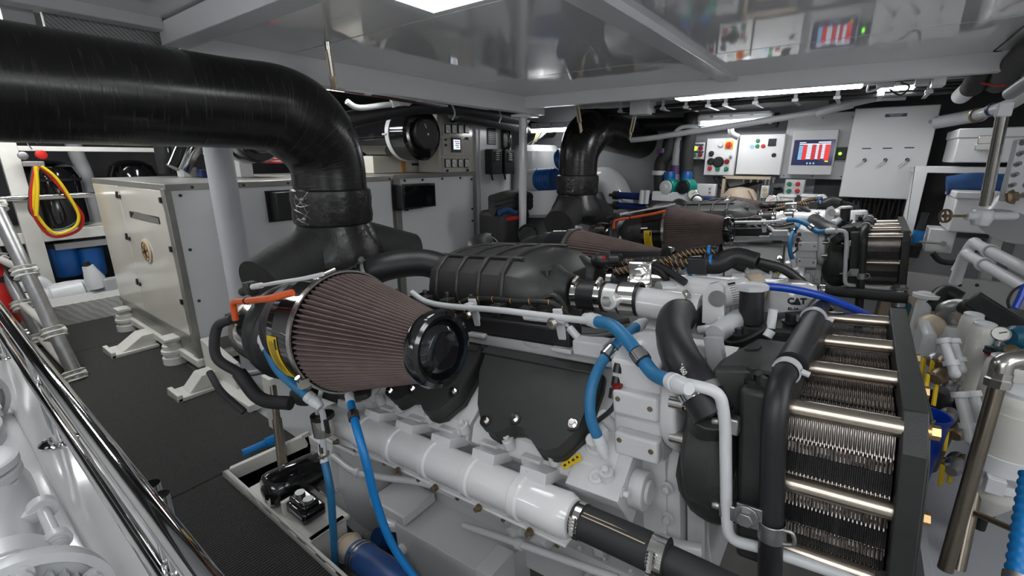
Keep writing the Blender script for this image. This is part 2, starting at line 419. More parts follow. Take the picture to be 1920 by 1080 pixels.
# black hose off the manifold's front end
b = M(); hp = [V((.60, -.68, .6)), V((.84, -.68, .585)), V((1.16, -.70, .545))]
b.tube([(.595, -.68, .6), (.72, -.68, .597), (.845, -.68, .592)], .046, n=20); h = eo(b, 'rubber_hose', 'rubber soft')
b = M(); b.tube([(.84, -.68, .592), (1.0, -.685, .585), (1.3, -.69, .57)], .036, n=20); eo(b, 'hose_tail', 'rubber soft', h)
b = M(); clampm(b, (.615, -.68, .6), (1, 0, 0), .047, .018, (0, -1, .5)); clampm(b, (.82, -.68, .593), (1, 0, -.03), .047, .026, (0, -1, .5)); clampm(b, (.838, -.68, .593), (1, 0, -.03), .047, .01, (0, 0, 1), False); eo(b, 'hose_clip', 'bright steel', h)
b = M()
for k in (-.006, .006): b.tube([(.63, -.68 - .02 + k, .6 + .0425), (.72, -.70 + k, .597 + .0425), (.80, -.70 + k, .593 + .0425)], .0016, n=6)
eo(b, 'stripe', 'tan', h)
# --- flywheel housing, sump, starter shelf
b = M(); b.lathe((-1.20, 0, .08), (1, 0, 0), [(0, .30), (.01, .46), (.04, .545), (.24, .56), (.25, .60), (.33, .60), (.34, .56), (.46, .46), (.47, .2)], n=48); b.bb((-1.16, -.42, .40), (-.9, .42, .54))
for k in range(20):
    t = 2 * math.pi * k / 20; b.hexb((-.87, .582 * math.cos(t), .08 + .582 * math.sin(t)), (1, 0, 0), .012, .024); b.hexb((-.95, .582 * math.cos(t), .08 + .582 * math.sin(t)), (-1, 0, 0), .012, .024)
    b.bar((-1.15, .545 * math.cos(t), .08 + .545 * math.sin(t)), (-.97, .565 * math.cos(t), .08 + .565 * math.sin(t)), .03, .05)
eo(b, 'flywheel_housing', 'engine white', bev=.004)
b = M(); b.bb((-.70, -.30, -.12), (.66, .30, .12)); b.bb((-.50, -.52, -.36), (.10, -.28, .0)); b.bb((.04, -.55, -.2), (.12, -.40, .05)); b.cyl((-.46, -.51, -.12), (-.46, -.545, -.12), .026); b.hexb((-.46, -.545, -.12), (0, -1, 0), .014, .02)
eo(b, 'oil_sump', 'engine white', bev=.022, seg=3)
b = M()
for k in range(2): b.cyl((.16 + k * .11, -.30, .19), (.16 + k * .11, -.43, .16), .042, n=24); b.hexb((.16 + k * .11, -.43, .16), (0, -1, 0), .018, .02)
eo(b, 'water_pump_cover', 'engine white')
for pts, r in (([(870, 985, -.46), (960, 1015, -.46), (1060, 1050, -.46), (1160, 1085, -.46)], .014), ([(625, 855, -.63), (665, 884, -.64), (720, 895, -.62), (800, 907, -.58), (850, 930, -.5)], .015), ([(610, 822, -.66), (660, 848, -.66), (715, 862, -.64), (775, 882, -.58)], .010)):
    b = M(); q = ep(pts); b.tube(q, r, n=12); b.cyl(q[1] + (q[2] - q[1]) * .1, q[1] + (q[2] - q[1]) * .22, r * 1.5); eo(b, 'coolant_line', 'engine white')
b = M(); b.bb((-.55, -.36, .115), (.66, -.30, .15))
for k in range(12): b.hexb((-.5 + k * .1, -.345, .15), (0, 0, 1), .009, .018)
eo(b, 'sump_flange', 'engine white', bev=.004)
b = M()
for k in range(3): b.lathe((-.42 + k * .36, -.34, .30), (0, -1, 0), [(0, .085), (.06, .075), (.07, .05), (.09, .048), (.095, .01)], n=28); b.bar((-.24 + k * .36, -.32, .16), (-.24 + k * .36, -.36, .44), .04, .06); b.hexb((-.24 + k * .36, -.375, .24), (0, -1, 0), .012, .02); b.hexb((-.24 + k * .36, -.385, .36), (0, -1, 0), .012, .02)
eo(b, 'crankcase_cover', 'engine white', bev=.004)
# --- front gear case, thermostat housing
b = M(); gc = [(-.36, .10), (-.44, .35), (-.44, .66), (-.30, .92), (.30, .92), (.44, .66), (.44, .35), (.36, .10)]
b.prism([(.70, v, w) for v, w in gc], (.10, 0, 0))
b.prism([(.80, v * .82, .12 + w * .84) for v, w in gc], (.06, 0, 0))
for v, w in gc:
    for q in (.96, ): b.hexb((.80, v * q, .5 + (w - .5) * q), (1, 0, 0), .012, .024)
b.bar((.73, -.43, .20), (.73, -.43, .70), .07, .05); b.bar((.83, -.36, .22), (.83, -.36, .66), .05, .06)
b.tube([(.72, -.45, .44), (.8, -.46, .44), (.86, -.44, .44)], .02); b.cyl((.80, -.47, .38), (.90, -.47, .37), .024); b.hexb((.90, -.47, .37), (1, 0, 0), .014, .02)
for w in (.30, .52, .62): b.hexb((.77, -.455, w), (0, -1, 0), .012, .022)
eo(b, 'front_gear_case', 'engine white', bev=.012)
b = M(); b.prism([(.63, -.40, .70), (.63, -.49, .715), (.63, -.50, 1.0), (.63, -.43, 1.03), (.63, -.36, 1.03)], (.14, 0, 0))
for w in (.89, .765): b.bb((.645, -.53, w - .035), (.772, -.49, w + .035))
b.lathe((.77, -.38, .87), (1, 0, 0), [(0, .14), (.03, .15), (.045, .15), (.05, .13)], n=36)
b.ball((.70, -.38, 1.0), .085, (1, .9, .6)); 
th = eo(b, 'thermostat_housing', 'engine white', bev=.009, seg=3)
b = M()
for w in (.89, .765):
    for u in (.662, .752): b.cyl((u, -.529, w + .012 - (u - .66) * .1), (u, -.5315, w + .012 - (u - .66) * .1), .0075, n=12)
eo(b, 'threaded_hole', 'bronze', th)
b = M()
for t in (200, 250, 300, 160):
    b.cyl((.80, -.38 + .142 * math.sin(R(t - 270)) * 0 + .142 * math.cos(R(t)), .87 + .142 * math.sin(R(t))), (.835, -.38 + .142 * math.cos(R(t)), .87 + .142 * math.sin(R(t))), .017, n=14)
    b.hexb((.83, -.38 + .142 * math.cos(R(t)), .87 + .142 * math.sin(R(t))), (1, 0, 0), .012, .02)
eo(b, 'cover_bolt', 'steel', th)
# head end casting with plugs, seen under the blue hose
b = M(); n = NB; c0 = CP + V((.60, 0, 0)) + PB * .26 + n * -.12
b.box(c0, (.16, .20, .16), Matrix((V((1, 0, 0)), PB, n)).transposed()); p = c0 + n * .08
b.lathe(p + PB * -.03 + V((-.03, 0, 0)), n, [(0, .032), (.012, .032), (.016, .022), (.045, .022), (.05, .018)]); b.lathe(p + PB * .055, n, [(0, .022), (.006, .022), (.006, .01), (0, .008)])
b.cyl(c0 + V((.08, 0, 0)) + PB * .02, c0 + V((.12, 0, 0)) + PB * .02, .055); b.cyl(c0 + V((.12, 0, 0)) + PB * .02, c0 + V((.13, 0, 0)) + PB * .02, .035)
for a, k in ((-.07, -.06), (.07, .07), (-.07, .07)): b.hexb(c0 + V((.08, 0, 0)) + PB * a + n * k, (1, 0, 0), .011, .02)
b.cyl(p + PB * -.10, p + PB * -.10 + n * .07 + V((-.02, 0, 0)), .018); b.cyl(p + PB * -.13 + V((.05, 0, 0)), p + PB * -.13 + n * .05 + V((.05, 0, 0)), .02)
eo(b, 'head_end_casting', 'engine white', bev=.008)
# --- ribbed intake manifold cover on top
b = M(); sec = [(-.26, 1.03), (-.275, 1.09), (-.25, 1.17), (-.19, 1.215), (-.06, 1.235), (.06, 1.235), (.19, 1.215), (.25, 1.17), (.275, 1.09), (.26, 1.03)]
def ss(q, dz=0): return lambda u: [V((u, v * q, 1.03 + (w - 1.03) * (q + dz))) for v, w in sec]
rg = []
for u, q in ((-.35, .90), (-.335, 1.0), (.10, 1.0), (.17, .96), (.23, .84), (.27, .64)): rg.append([V((u, v * q, 1.03 + (w - 1.03) * (q if u > 0 else q) - max(0, u - .0) * .08)) for v, w in sec])
b.ring(rg); it = eo(b, 'intake_manifold', 'intake black', bev=.008)
for u in (-.29, -.17, -.05, .07):
    b = M(); b.ring([[V((u + d, v * 1.035, 1.03 + (w - 1.03) * 1.045 - max(0, u - .1) * .05)) for v, w in sec] for d in (-.011, .011)]); eo(b, 'rib', 'intake black', it, bev=.006)
b = M(); 
for v in (-.17, .17): b.bar((-.32, v * 1.02, 1.226), (.12, v * 1.02, 1.218), .018, .014)
eo(b, 'long_rib', 'intake black', it, bev=.005)
b = M(); b.bb((-.37, -.31, .985), (.25, .31, 1.035)); 
for k in range(5):
    for s in (-1, 1): b.box((-.32 + k * .135, s * .31, 1.03), (.045, .05, .075)); b.hexb((-.32 + k * .135, s * .31, 1.065), (0, 0, 1), .011, .03)
eo(b, 'intake_flange', 'intake black', it, bev=.006)
b = M()
for v in (-.11, .11): b.lathe((.20, v, 1.09), (1, 0, 0), [(0, .095), (.03, .095), (.06, .07), (.09, .062), (.10, .055)], n=26)
b.box((.22, -.17, 1.13), (.03, .03, .10)); b.box((.22, .02, 1.13), (.03, .03, .10)); eo(b, 'throttle_body', 'cast black', it, bev=.004)
# engine harness rails and black side box behind the fuel line
b = M(); b.bb((-.10, -.36, .95), (.42, -.27, 1.02)); b.bb((-.36, .27, .95), (.42, .36, 1.02)); eo(b, 'harness_channel', 'rubber', bev=.01)
# --- white charge pipes with couplings
for s in (-1, 1):
    o = V((0, -.12 * s, 0)); du = 0 if s > 0 else .03
    if s > 0: pts = ep([(1190, 562, -.12), (1290, 572, -.12), (1345, 560, -.08)])
    c0, c1 = V((.335 + du, -.12 * s, 1.075)), V((.60 + du, -.12 * s, 1.065)); c2 = V((.77 + du, -.12 * s, 1.055))
    b = M(); b.tube([c0 + V((.10, 0, 0)), c1, c2], .052, n=24); b.cyl((.49, -.12 * s - .03, 1.075), (.49, -.12 * s - .085, 1.085), .03)
    ch = eo(b, 'charge_pipe', 'gloss white')
    b = M(); b.cyl(c0 + V((-.02, 0, 0)), c0 + V((.11, 0, 0)), .056, n=28); eo(b, 'coupling_hose', 'rubber', ch)
    b = M()
    for d in (-.005, .09): clampm(b, c0 + V((d, 0, 0)), (1, 0, 0), .056, .022, (0, -.4 * s, 1))
    b.arc(c0 + V((.20, 0, 0)), (1, 0, 0), .056, .055, .006, n=32); b.hexb((.49, -.12 * s - .085, 1.085), (0, -s, .1), .02, .02, False)
    eo(b, 'band_clamp', 'bright steel', ch)
    b = M(); b.arc(c0 + V((.20, 0, 0)), (1, 0, 0), .053, .075, .006, n=32); eo(b, 'band_liner', 'rubber', ch)
b = M(); p = V((.535, -.03, 1.15)); b.box(p, (.085, .012, .075)); b.box(p + V((0, .03, .037)), (.085, .07, .010)); b.box(p + V((0, -.02, -.045)), (.085, .05, .03)); lug = eo(b, 'pipe_bracket', 'bright steel', bev=.006)
b = M(); b.hexb(p + V((0, -.006, 0)), (0, -1, 0), .02, .022); eo(b, 'bolt', 'bright steel', lug)
b = M(); b.tube([(.50, .10, 1.062), (.62, .10, 1.063), E(1340, 556, v=.10), E(1370, 549, v=.13)], .045, n=22); b.cyl((.62, .08, 1.075), (.58, .03, 1.08), .028)
eo(b, 'crossover_pipe', 'gloss white')
# breather canister with printed label
b = M(); a, c = E(1340, 556, v=.10), E(1405, 541, v=.16); b.cyl(a, c, .046, n=28); cn = eo(b, 'breather_filter', 'gloss white', bev=.01)
b = M(); b.cyl(c, c + (c - a).normalized() * .045, .050, n=28); eo(b, 'end_cap', 'tan', cn, bev=.006)
ax = (c - a).normalized(); b = M(); 
b = M(); sd = V((0, -1, 0)); sd = (sd - ax * sd.dot(ax)).normalized(); up_ = ax.cross(sd) if ax.cross(sd).z > 0 else sd.cross(ax)
for k in range(9):
    t = R(-35 + 11 * k); d = sd * math.cos(t) + up_ * math.sin(t)
    l = .035 if k in (8,) else random.uniform(.05, .085)
    b.bar(c - ax * .075 + d * .0462, c - ax * (.075 - l * .7) + d * .0462, .0018 if k < 8 else .009, .0012, up=d)
eo(b, 'printed_lines', 'ink', cn)
# lifting eye plate
b = M(); pl = [E(x, y, v=-.16) for x, y in ((1316, 605), (1318, 548), (1328, 534), (1345, 530), (1356, 540), (1358, 596), (1350, 612))]
b.prism(pl, (0, .025, 0)); b.bb((.60, -.20, .985), (.80, .05, 1.0)); b.tube([E(1352, 600, v=-.17), E(1345, 612, v=-.2), E(1310, 618, v=-.2)], .012)
ey = eo(b, 'lifting_eye', 'gloss white', bev=.004)
b = M(); q = E(1345, 560, v=-.161); b.lathe(q + V((0, -.002, 0)), (0, 1, 0), [(0, .026), (.004, .02), (.03, .018)], caps=True); eo(b, 'eye_hole', 'dull steel', ey)
# turbine casings / alternator like can right of the elbow
b = M(); a = E(1340, 628, v=-.25); c = E(1384, 597, v=-.12); b.cyl(a, c, .029, n=24); b.lathe(c, c - a, [(0, .029), (.012, .026), (.02, .015)]); b.bar(a + V((0, -.02, 0)), a + V((.03, -.03, -.16)), .02, .05)
eo(b, 'idler_pulley', 'light grey', bev=.003)
b = M(); b.tube(ep([(1340, 608, -.20), (1362, 640, -.2), (1400, 637, -.2), (1440, 610, -.18), (1450, 582, -.16)]), .007, n=8); wl = eo(b, 'sensor_lead', 'rubber')
b = M(); b.cyl(E(1445, 615, v=-.18), E(1450, 580, v=-.17), .012); b.cyl(E(1438, 632, v=-.2), E(1446, 620, v=-.19), .013); eo(b, 'plug', 'pvc white', wl)
# --- black ribbed elbow hose
b = M(); hp = ep([(1270, 590, -.20), (1262, 625, -.34), (1275, 668, -.46), (1300, 712, -.53), (1322, 750, -.55)])
b.tube([E(1300, 592, v=-.10)] + hp + [hp[-1] + (hp[-1] - hp[-2]).normalized() * .04], .049, n=28, sm=8); eh = eo(b, 'elbow_hose', 'rubber')
b = M()
for t in range(9):
    sp = spline([E(1300, 592, v=-.10)] + hp, 10); i = 6 + t * 3
clampm(b, hp[-1] + (hp[-2] - hp[-1]).normalized() * .02, hp[-1] - hp[-2], .0495, .02, (0, -.7, .6)); clampm(b, E(1290, 586, v=-.13), (1, .6, .1), .053, .02, (-.1, -.2, 1))
eo(b, 'hose_clip', 'bright steel', eh)
d = (hp[3] - hp[2]).normalized(); sd = V((0, -1, 0)); sd = (sd - d * sd.dot(d)).normalized(); sd = (sd + V((.35, 0, .2))).normalized(); sd = (sd - d * sd.dot(d)).normalized()
text('350-7460', 'part_number', 'gauge face', eh, hp[2] * .55 + hp[3] * .45 + sd * .0495, d, d.cross(sd) * -1, .019, .0008, fr=EM)
# --- black coolant pump body
b = M(); b.lathe((.83, -.43, .77), (1, 0, 0), [(0, .10), (.02, .15), (.08, .16), (.12, .14), (.13, .06)], n=36); b.tube([hp[-1] + V((.01, .01, -.03)), (.885, -.47, .80), (.90, -.42, .72)], .052, n=20)
b.ball((.90, -.47, .70), .11, (.9, .75, 1.1)); b.lathe((.91, -.52, .74), (.2, -1, .1), [(0, .05), (.025, .05), (.03, .045)]); eo(b, 'coolant_pump', 'cast black', bev=.004)
# --- black top tank casting
b = M(); w1 = 1.035
top = [E(x, y, w=w1) for x, y in ((1335, 690), (1350, 672), (1420, 632), (1478, 640), (1500, 600), (1440, 585), (1540, 578), (1562, 600), (1520, 640), (1500, 690), (1478, 705), (1430, 700), (1405, 690))]
b.ring([[p + V((0, 0, -.13)) for p in top], [p + V((0, 0, -.012)) for p in top], [p * .985 + V((.95, -.2, w1)) * .015 for p in top]]); tk = eo(b, 'header_tank', 'cast black', bev=.012, seg=3)
b = M(); b.bb((.84, -.14, .95), (1.06, .04, 1.025)); eo(b, 'tank_deck', 'cast black', tk, bev=.01)
b = M(); b.prism([E(x, y, w=w1 + .001) for x, y in ((1395, 656), (1428, 650), (1422, 656), (1405, 657))], (0, 0, .002)); eo(b, 'moulded_recess', 'rubber', tk)
b = M(); b.hexb(E(1482, 605, w=1.03), (0, 0, 1), .016, .03); b.hexb(E(1412, 714, w=1.0), (0, 0, 1), .016, .035); b.hexb(E(1384, 628, w=1.03), (0, 0, 1), .01, .02); b.hexb(E(1395, 626, w=1.03), (0, 0, 1), .01, .02); eo(b, 'bolt', 'black plastic', tk)
b = M(); c = E(1408, 605, w=1.03); b.lathe(c, (0, 0, 1), [(0, .034), (.105, .034)], n=24); sc_ = eo(b, 'filler_neck', 'rubber')
b = M(); b.lathe(c + V((0, 0, .105)), (0, 0, 1), [(0, .044), (.012, .044), (.018, .03)], n=24, lobes=8, amp=.04); eo(b, 'filler_cap', 'light grey', sc_)
# black duct pipe along the top of the cooler, coming down its near face
b = M(); b.tube([(1.075, .17, 1.03), (1.07, .0, 1.03), (1.062, -.24, 1.03), (1.055, -.43, 1.03)], lambda t: .028 + .007 * t, n=20); dp = eo(b, 'vent_pipe', 'rubber')
b = M(); b.tube(bends([(1.055, -.36, 1.03), (1.040, -.57, 1.022), (1.050, -.575, .20)], .11, 10), .0255, n=22, sm=1); eo(b, 'down_pipe', 'gloss rubber' if 'gloss rubber' in MT else 'rubber', dp)
b = M(); 
for q, ax, r in (((1.049, -.455, 1.027), (-.07, -1, -.03), .0265), ((1.068, -.02, 1.03), (0, 1, 0), .0315)):
    b.arc(q, ax, r, .022, .004, n=28); b.cyl(V(q) + V((r + .002, -.008, .006)), V(q) + V((r + .018, -.008, 0)), .007, n=12)
eo(b, 'spring_clip', 'light grey', dp)
b = M(); b.arc((1.046, -.574, .688), (.01, 0, -1), .0255, .045, .004, n=28); b.box((1.003, -.588, .713), (.055, .008, .055)); b.tube([(1.068, -.588, .706), (1.086, -.588, .706), (1.09, -.588, .68), (1.068, -.588, .67)], .005, n=8); b.hexb((.996, -.592, .716), (0, -1, 0), .018, .022); eo(b, 'pipe_clamp', 'dull steel', dp, bev=.002)
# --- plate heat exchanger at the front
hx = M(); hx.bb((.965, -.54, .55), (1.035, .16, 1.0)); hxo = eo(hx, 'heat_exchanger', 'cast black', bev=.012)
b = M(); b.prism([(1.252, v, w) for v, w in ((-.53, .53), (-.55, .60), (-.55, .93), (-.50, 1.0), (.18, 1.03), (.24, .98), (.24, .53))], (.04, 0, 0)); b.prism([(1.292, v, w) for v, w in ((-.51, .56), (-.53, .62), (-.53, .90), (-.47, .985), (-.45, .9), (-.45, .58))], (.006, 0, 0)); b.bb((1.292, -.5, .95), (1.30, .15, .985)); eo(b, 'end_frame', 'grey frame' if 'grey frame' in MT else 'cast black', hxo, bev=.01)
b = M()
for k in range(56):                         # chevron-pressed plates: neighbours are half a tooth apart
    u = 1.039 + k * .00375; ph = k % 2; o = []
    nt_ = 46
    o += [(u, .20 - i * .0145, .952 - .008 * ((i + ph) % 2)) for i in range(nt_ + 1)]
    o += [(u, -.483, .940), (u, -.494, .918)]
    o += [(u, -.497 + .0055 * ((i + ph) % 2), .895 - i * .0115) for i in range(28)]
    o += [(u, -.48, .565), (u, .20, .565)]
    b.prism(o, (.0023, 0, 0))
eo(b, 'plate_pack', 'plate steel', hxo, kind='stuff')
# corrugated crests of the plates, top and near face
for v in (-.40, -.22, -.15, .0, .07):
    b = M()
    for k in range(31): b.cyl((1.043 + k * .0067, v - .012, .955), (1.043 + k * .0067, v + .012, .955), .0032, n=6)
    eo(b, 'plate_crimps', 'plate steel', hxo)
for w in (.865, .735, .655, .60):
    b = M()
    for k in range(31): b.cyl((1.043 + k * .0067, -.499, w - .012), (1.043 + k * .0067, -.499, w + .012), .003, n=6)
    eo(b, 'plate_crimps', 'plate steel', hxo)
for wa, wb in ((.80, .85), (.67, .712), (.62, .64)):
    b = M()
    for k in range(56): u = 1.0388 + k * .00375; b.bb((u, -.4995 + .001 * (k % 2), wa), (u + .0029, -.47, wb))
    eo(b, 'gasket_edge', 'rubber', hxo, kind='stuff')
for v, w in ((-.505, .962), (-.31, .985), (-.09, .988), (.155, .988), (-.510, .776), (-.508, .600)):
    b = M(); b.cyl((1.03, v, w), (1.255, v, w), .0205, n=22); eo(b, 'tie_bar', 'tube steel', hxo)
for v, w in ((-.505, .985), (-.31, .985), (-.09, .985), (-.510, .80), (-.50, .60)):
    b = M(); b.cyl((1.29, v, w - .02), (1.296, v, w - .02), .016, n=18); b.cyl((1.296, v, w - .02), (1.309, v, w - .02), .0145, n=6); eo(b, 'brass_nut', 'brass', hxo)
b = M(); b.hexb((1.262, -.545, .60), (0, 0, 1), .034, .035); b.lathe((1.262, -.545, .605), (0, -.2, -1), [(0, .027), (.05, .027), (.08, .038), (.13, .038)]); eo(b, 'pipe_union', 'dull steel', hxo)
# white coolant line clipped to the exchanger
b = M(); wp = ep([(1265, 716, -.60), (1300, 722, -.61), (1350, 735, -.60), (1360, 790, -.58), (1362, 960, -.57), (1366, 1012, -.57), (1425, 1026, -.55), (1520, 1058, -.53), (1640, 1098, -.52)])
b.tube(bends(wp, .06, 7), .0135, n=16, sm=1); cl = eo(b, 'coolant_pipe', 'pvc white')
b = M()
for y_ in (795, 955): q = E(1368, y_, v=-.565); b.box(q, (.042, .03, .04)); b.cyl(q + V((-.02, 0, 0)), q + V((-.04, 0, 0)), .011, n=8)
eo(b, 'pipe_clip', 'dull steel', cl, bev=.004)
# --- blue hoses at the front with white crimped ends
def hose(pts, r, m, ends=True, name='coolant_hose', clips=(), extra=None):
    b = M(); b.tube(pts, r, n=16, sm=8); o = eo(b, name, m, extra)
    if ends:
        b = M()
        for i, j in ((0, 1), (-1, -2)):
            a = V(pts[i]); d = (a - V(pts[j])).normalized(); b.lathe(a - d * .01, d, [(0, r * 1.15), (.02, r * 1.2), (.022, r * 1.05), (.04, r * 1.2), (.055, r * .95), (.07, r * .8)], n=16)
        eo(b, 'crimped_end', 'pvc white', o)
    for k in clips:
        b = M(); q = spline(pts, 8); i = int(k * (len(q) - 1)); b.arc(q[i], q[min(i + 1, len(q) - 1)] - q[i - 1], r * 1.0, .03, .005, n=20); eo(b, 'clip', 'bright steel', o)
        b = M(); b.arc(q[i], q[min(i + 1, len(q) - 1)] - q[i - 1], r * .98, .038, .0035, n=20); eo(b, 'clip_liner', 'rubber', o)
    return o
hose(ep([(1118, 602, -.42), (1150, 612, -.46), (1178, 640, -.50), (1200, 668, -.52), (1225, 700, -.55), (1262, 716, -.60)]), .0185, 'blue hose', clips=(.62,))
hose(ep([(1195, 612, -.30), (1180, 622, -.36), (1158, 645, -.44), (1128, 680, -.50), (1108, 735, -.56), (1108, 785, -.58), (1122, 822, -.57)]), .0155, 'blue hose', clips=(.42,))
# white fuel line along the bank on its brackets
b = M(); b.tube(ep([(772, 548, -.40), (800, 566, -.40), (950, 583, -.40), (1062, 597, -.40), (1110, 602, -.42)]), .0115, n=12); b.tube(ep([(985, 592, -.39), (1062, 600, -.39)]), .0155, n=12, sm=1); fl = eo(b, 'fuel_line', 'pvc white')
b = M(); c = E(775, 548, v=-.40)
for x, y in ((882, 576), (1042, 597)):
    q = E(x, y, v=-.38); b.bar(q + V((0, .012, .03)), q + V((0.01, .03, -.11)), .035, .012, up=(0, 1, 0)); b.box(q, (.03, .05, .035)); b.bb(q + V((-.03, .0, -.12)), q + V((.05, .09, -.105)))
eo(b, 'line_bracket', 'engine white', fl, bev=.004)
b = M()
for x, y in ((878, 590), (1036, 606)): b.hexb(E(x, y, v=-.41), (0, -1, 0), .013, .018)
eo(b, 'bracket_bolt', 'steel', fl)
# wiring harness under it, with yellow tracer wrap
b = M(); hw = ep([(840, 590, -.36), (870, 565, -.34), (905, 560, -.34), (970, 565, -.34), (1040, 570, -.33), (1075, 600, -.32), (1120, 610, -.30), (1180, 600, -.25)]); b.tube(hw, .010, n=10)
b.tube(ep([(1020, 590, -.3), (1060, 625, -.33), (1110, 632, -.33), (1160, 625, -.3)]), .012, n=10); b.tube(ep([(1000, 570, -.30), (1040, 555, -.28), (1060, 590, -.3), (1010, 600, -.3)]), .012, n=10)
hr = eo(b, 'wiring_harness', 'rubber')
b = M(); q = spline(hw, 6)
for i in range(2, len(q) - 2, 3): b.arc(q[i], (q[i + 1] - q[i - 1]) + V((0, .01, .01)), .0102, .003, .0008, n=12)
eo(b, 'tracer_wrap', 'amber wood', hr)
b = M(); b.tube(ep([(1165, 660, -.42), (1160, 700, -.48), (1152, 760, -.52), (1120, 790, -.54)]), .007, n=8)
for x, y in ((1160, 690), (1157, 715), (1152, 738)): b.cyl(E(x, y - 9, v=-.49), E(x - 3, y + 9, v=-.50), .013, n=10)
eo(b, 'sensor_plug', 'black plastic', hr)
b = M(); b.cyl(E(1158, 720, v=-.508), E(1157, 729, v=-.508), .0145, n=10); eo(b, 'plug_seal', 'dark red', hr)
b = M(); a = E(1085, 640, v=-.36); b.box(a + V((.05, .0, -.01)), (.11, .07, .05)); b.cyl(a + V((0, 0, .01)), a + V((-.035, 0, .045)), .013); b.cyl(a + V((-.035, 0, .045)), a + V((-.05, 0, .06)), .006); b.bb((-.36, -.34, .90), (.6, -.20, .955)); b.ball((.0, -.30, .95), .05, (1.6, 1, 1)); b.ball((.25, -.30, .95), .05, (1.6, 1, 1))
eo(b, 'injector_gallery', 'engine white', bev=.006)
# top harness trunk behind the intake
b = M(); th_ = ep([(1120, 490, .12), (1170, 492, .12), (1230, 490, .14), (1290, 492, .16), (1340, 490, .18)]); b.tube(th_, .02, n=12); b.tube(ep([(1150, 510, .06), (1200, 500, .1), (1250, 488, .14), (1300, 472, .18), (1345, 470, .2)]), .016, n=12); b.tube(ep([(1215, 498, .1), (1240, 512, .08), (1250, 525, .06)]), .013, n=10); b.tube(ep([(1225, 495, .1), (1262, 515, .08), (1285, 530, .06)]), .014, n=10)
hk = eo(b, 'harness_trunk', 'rubber')
b = M()
for hh, r in ((th_, .0205), (ep([(1150, 510, .06), (1200, 500, .1), (1250, 488, .14), (1300, 472, .18), (1345, 470, .2)]), .0165)):
    q = spline(hh, 6)
    for i in range(1, len(q) - 1): b.arc(q[i], (q[i + 1] - q[i - 1]) + V((0, 0, .02)), r, .003, .0008, n=14)
eo(b, 'tracer_wrap', 'amber wood', hk)
b = M(); b.arc(E(1333, 490, v=.18), (1, .1, 0), .024, .012, .004); b.arc(E(1330, 471, v=.19), (1, .1, 0), .018, .010, .004); eo(b, 'blue_tie', 'bright blue hose', hk)
b = M(); b.ball(E(1130, 488, v=.1), .04, (1.3, 1, .8)); b.cyl(E(1145, 488, v=.1), E(1165, 488, v=.1), .026); b.box(E(1190, 480, v=.22), (.22, .01, .05))
b.box(E(1310, 497, v=.17), (.07, .06, .06)); b.tube(ep([(1315, 490, .18), (1345, 495, .2), (1380, 480, .22), (1420, 490, .22)]), lambda t: .042 - .01 * t, n=12); b.tube(ep([(1420, 490, .22), (1470, 505, .26), (1520, 545, .3), (1560, 580, .33)]), .017, n=12)
eo(b, 'harness_boot', 'black plastic', hk, bev=.004)
b = M(); b.box(E(1133, 483, v=.05), (.012, .008, .012)); eo(b, 'red_lock_tab', 'red', hk)
# big white spin-on canister with the maker's mark
b = M(); cc = E(1484, 572, v=.19); b.lathe(cc + V((0, 0, -.22)), (0, 0, 1), [(0, .06), (.01, .078), (.26, .078), (.29, .07), (.30, .05)], n=40); ff = eo(b, 'fuel_filter', 'gloss white')
vd = (EI @ EYE - cc); vd.z = 0; vd = (vd.normalized() + V((.08, -.04, 0))).normalized(); xd = V((0, 0, 1)).cross(vd)
wt = M()
lt = text('CAT', 'maker_mark', 'ink', ff, cc + vd * .0785 - xd * .018 + V((0, 0, .026)), xd, (0, 0, 1), .027, .002, fr=EM, bold=.0012)
b = M(); p = cc + vd * .0800 + xd * .006; b.prism([p - xd * .015 + V((0, 0, .023)), p + xd * .015 + V((0, 0, .023)), p + V((0, 0, .035))], vd * .003); eo(b, 'triangle_mark', 'ink', ff)
text('85-04', 'number', 'ink', ff, cc + vd * .0785 - xd * .016 + V((0, 0, .004)), xd, (0, 0, 1), .013, .003, fr=EM)
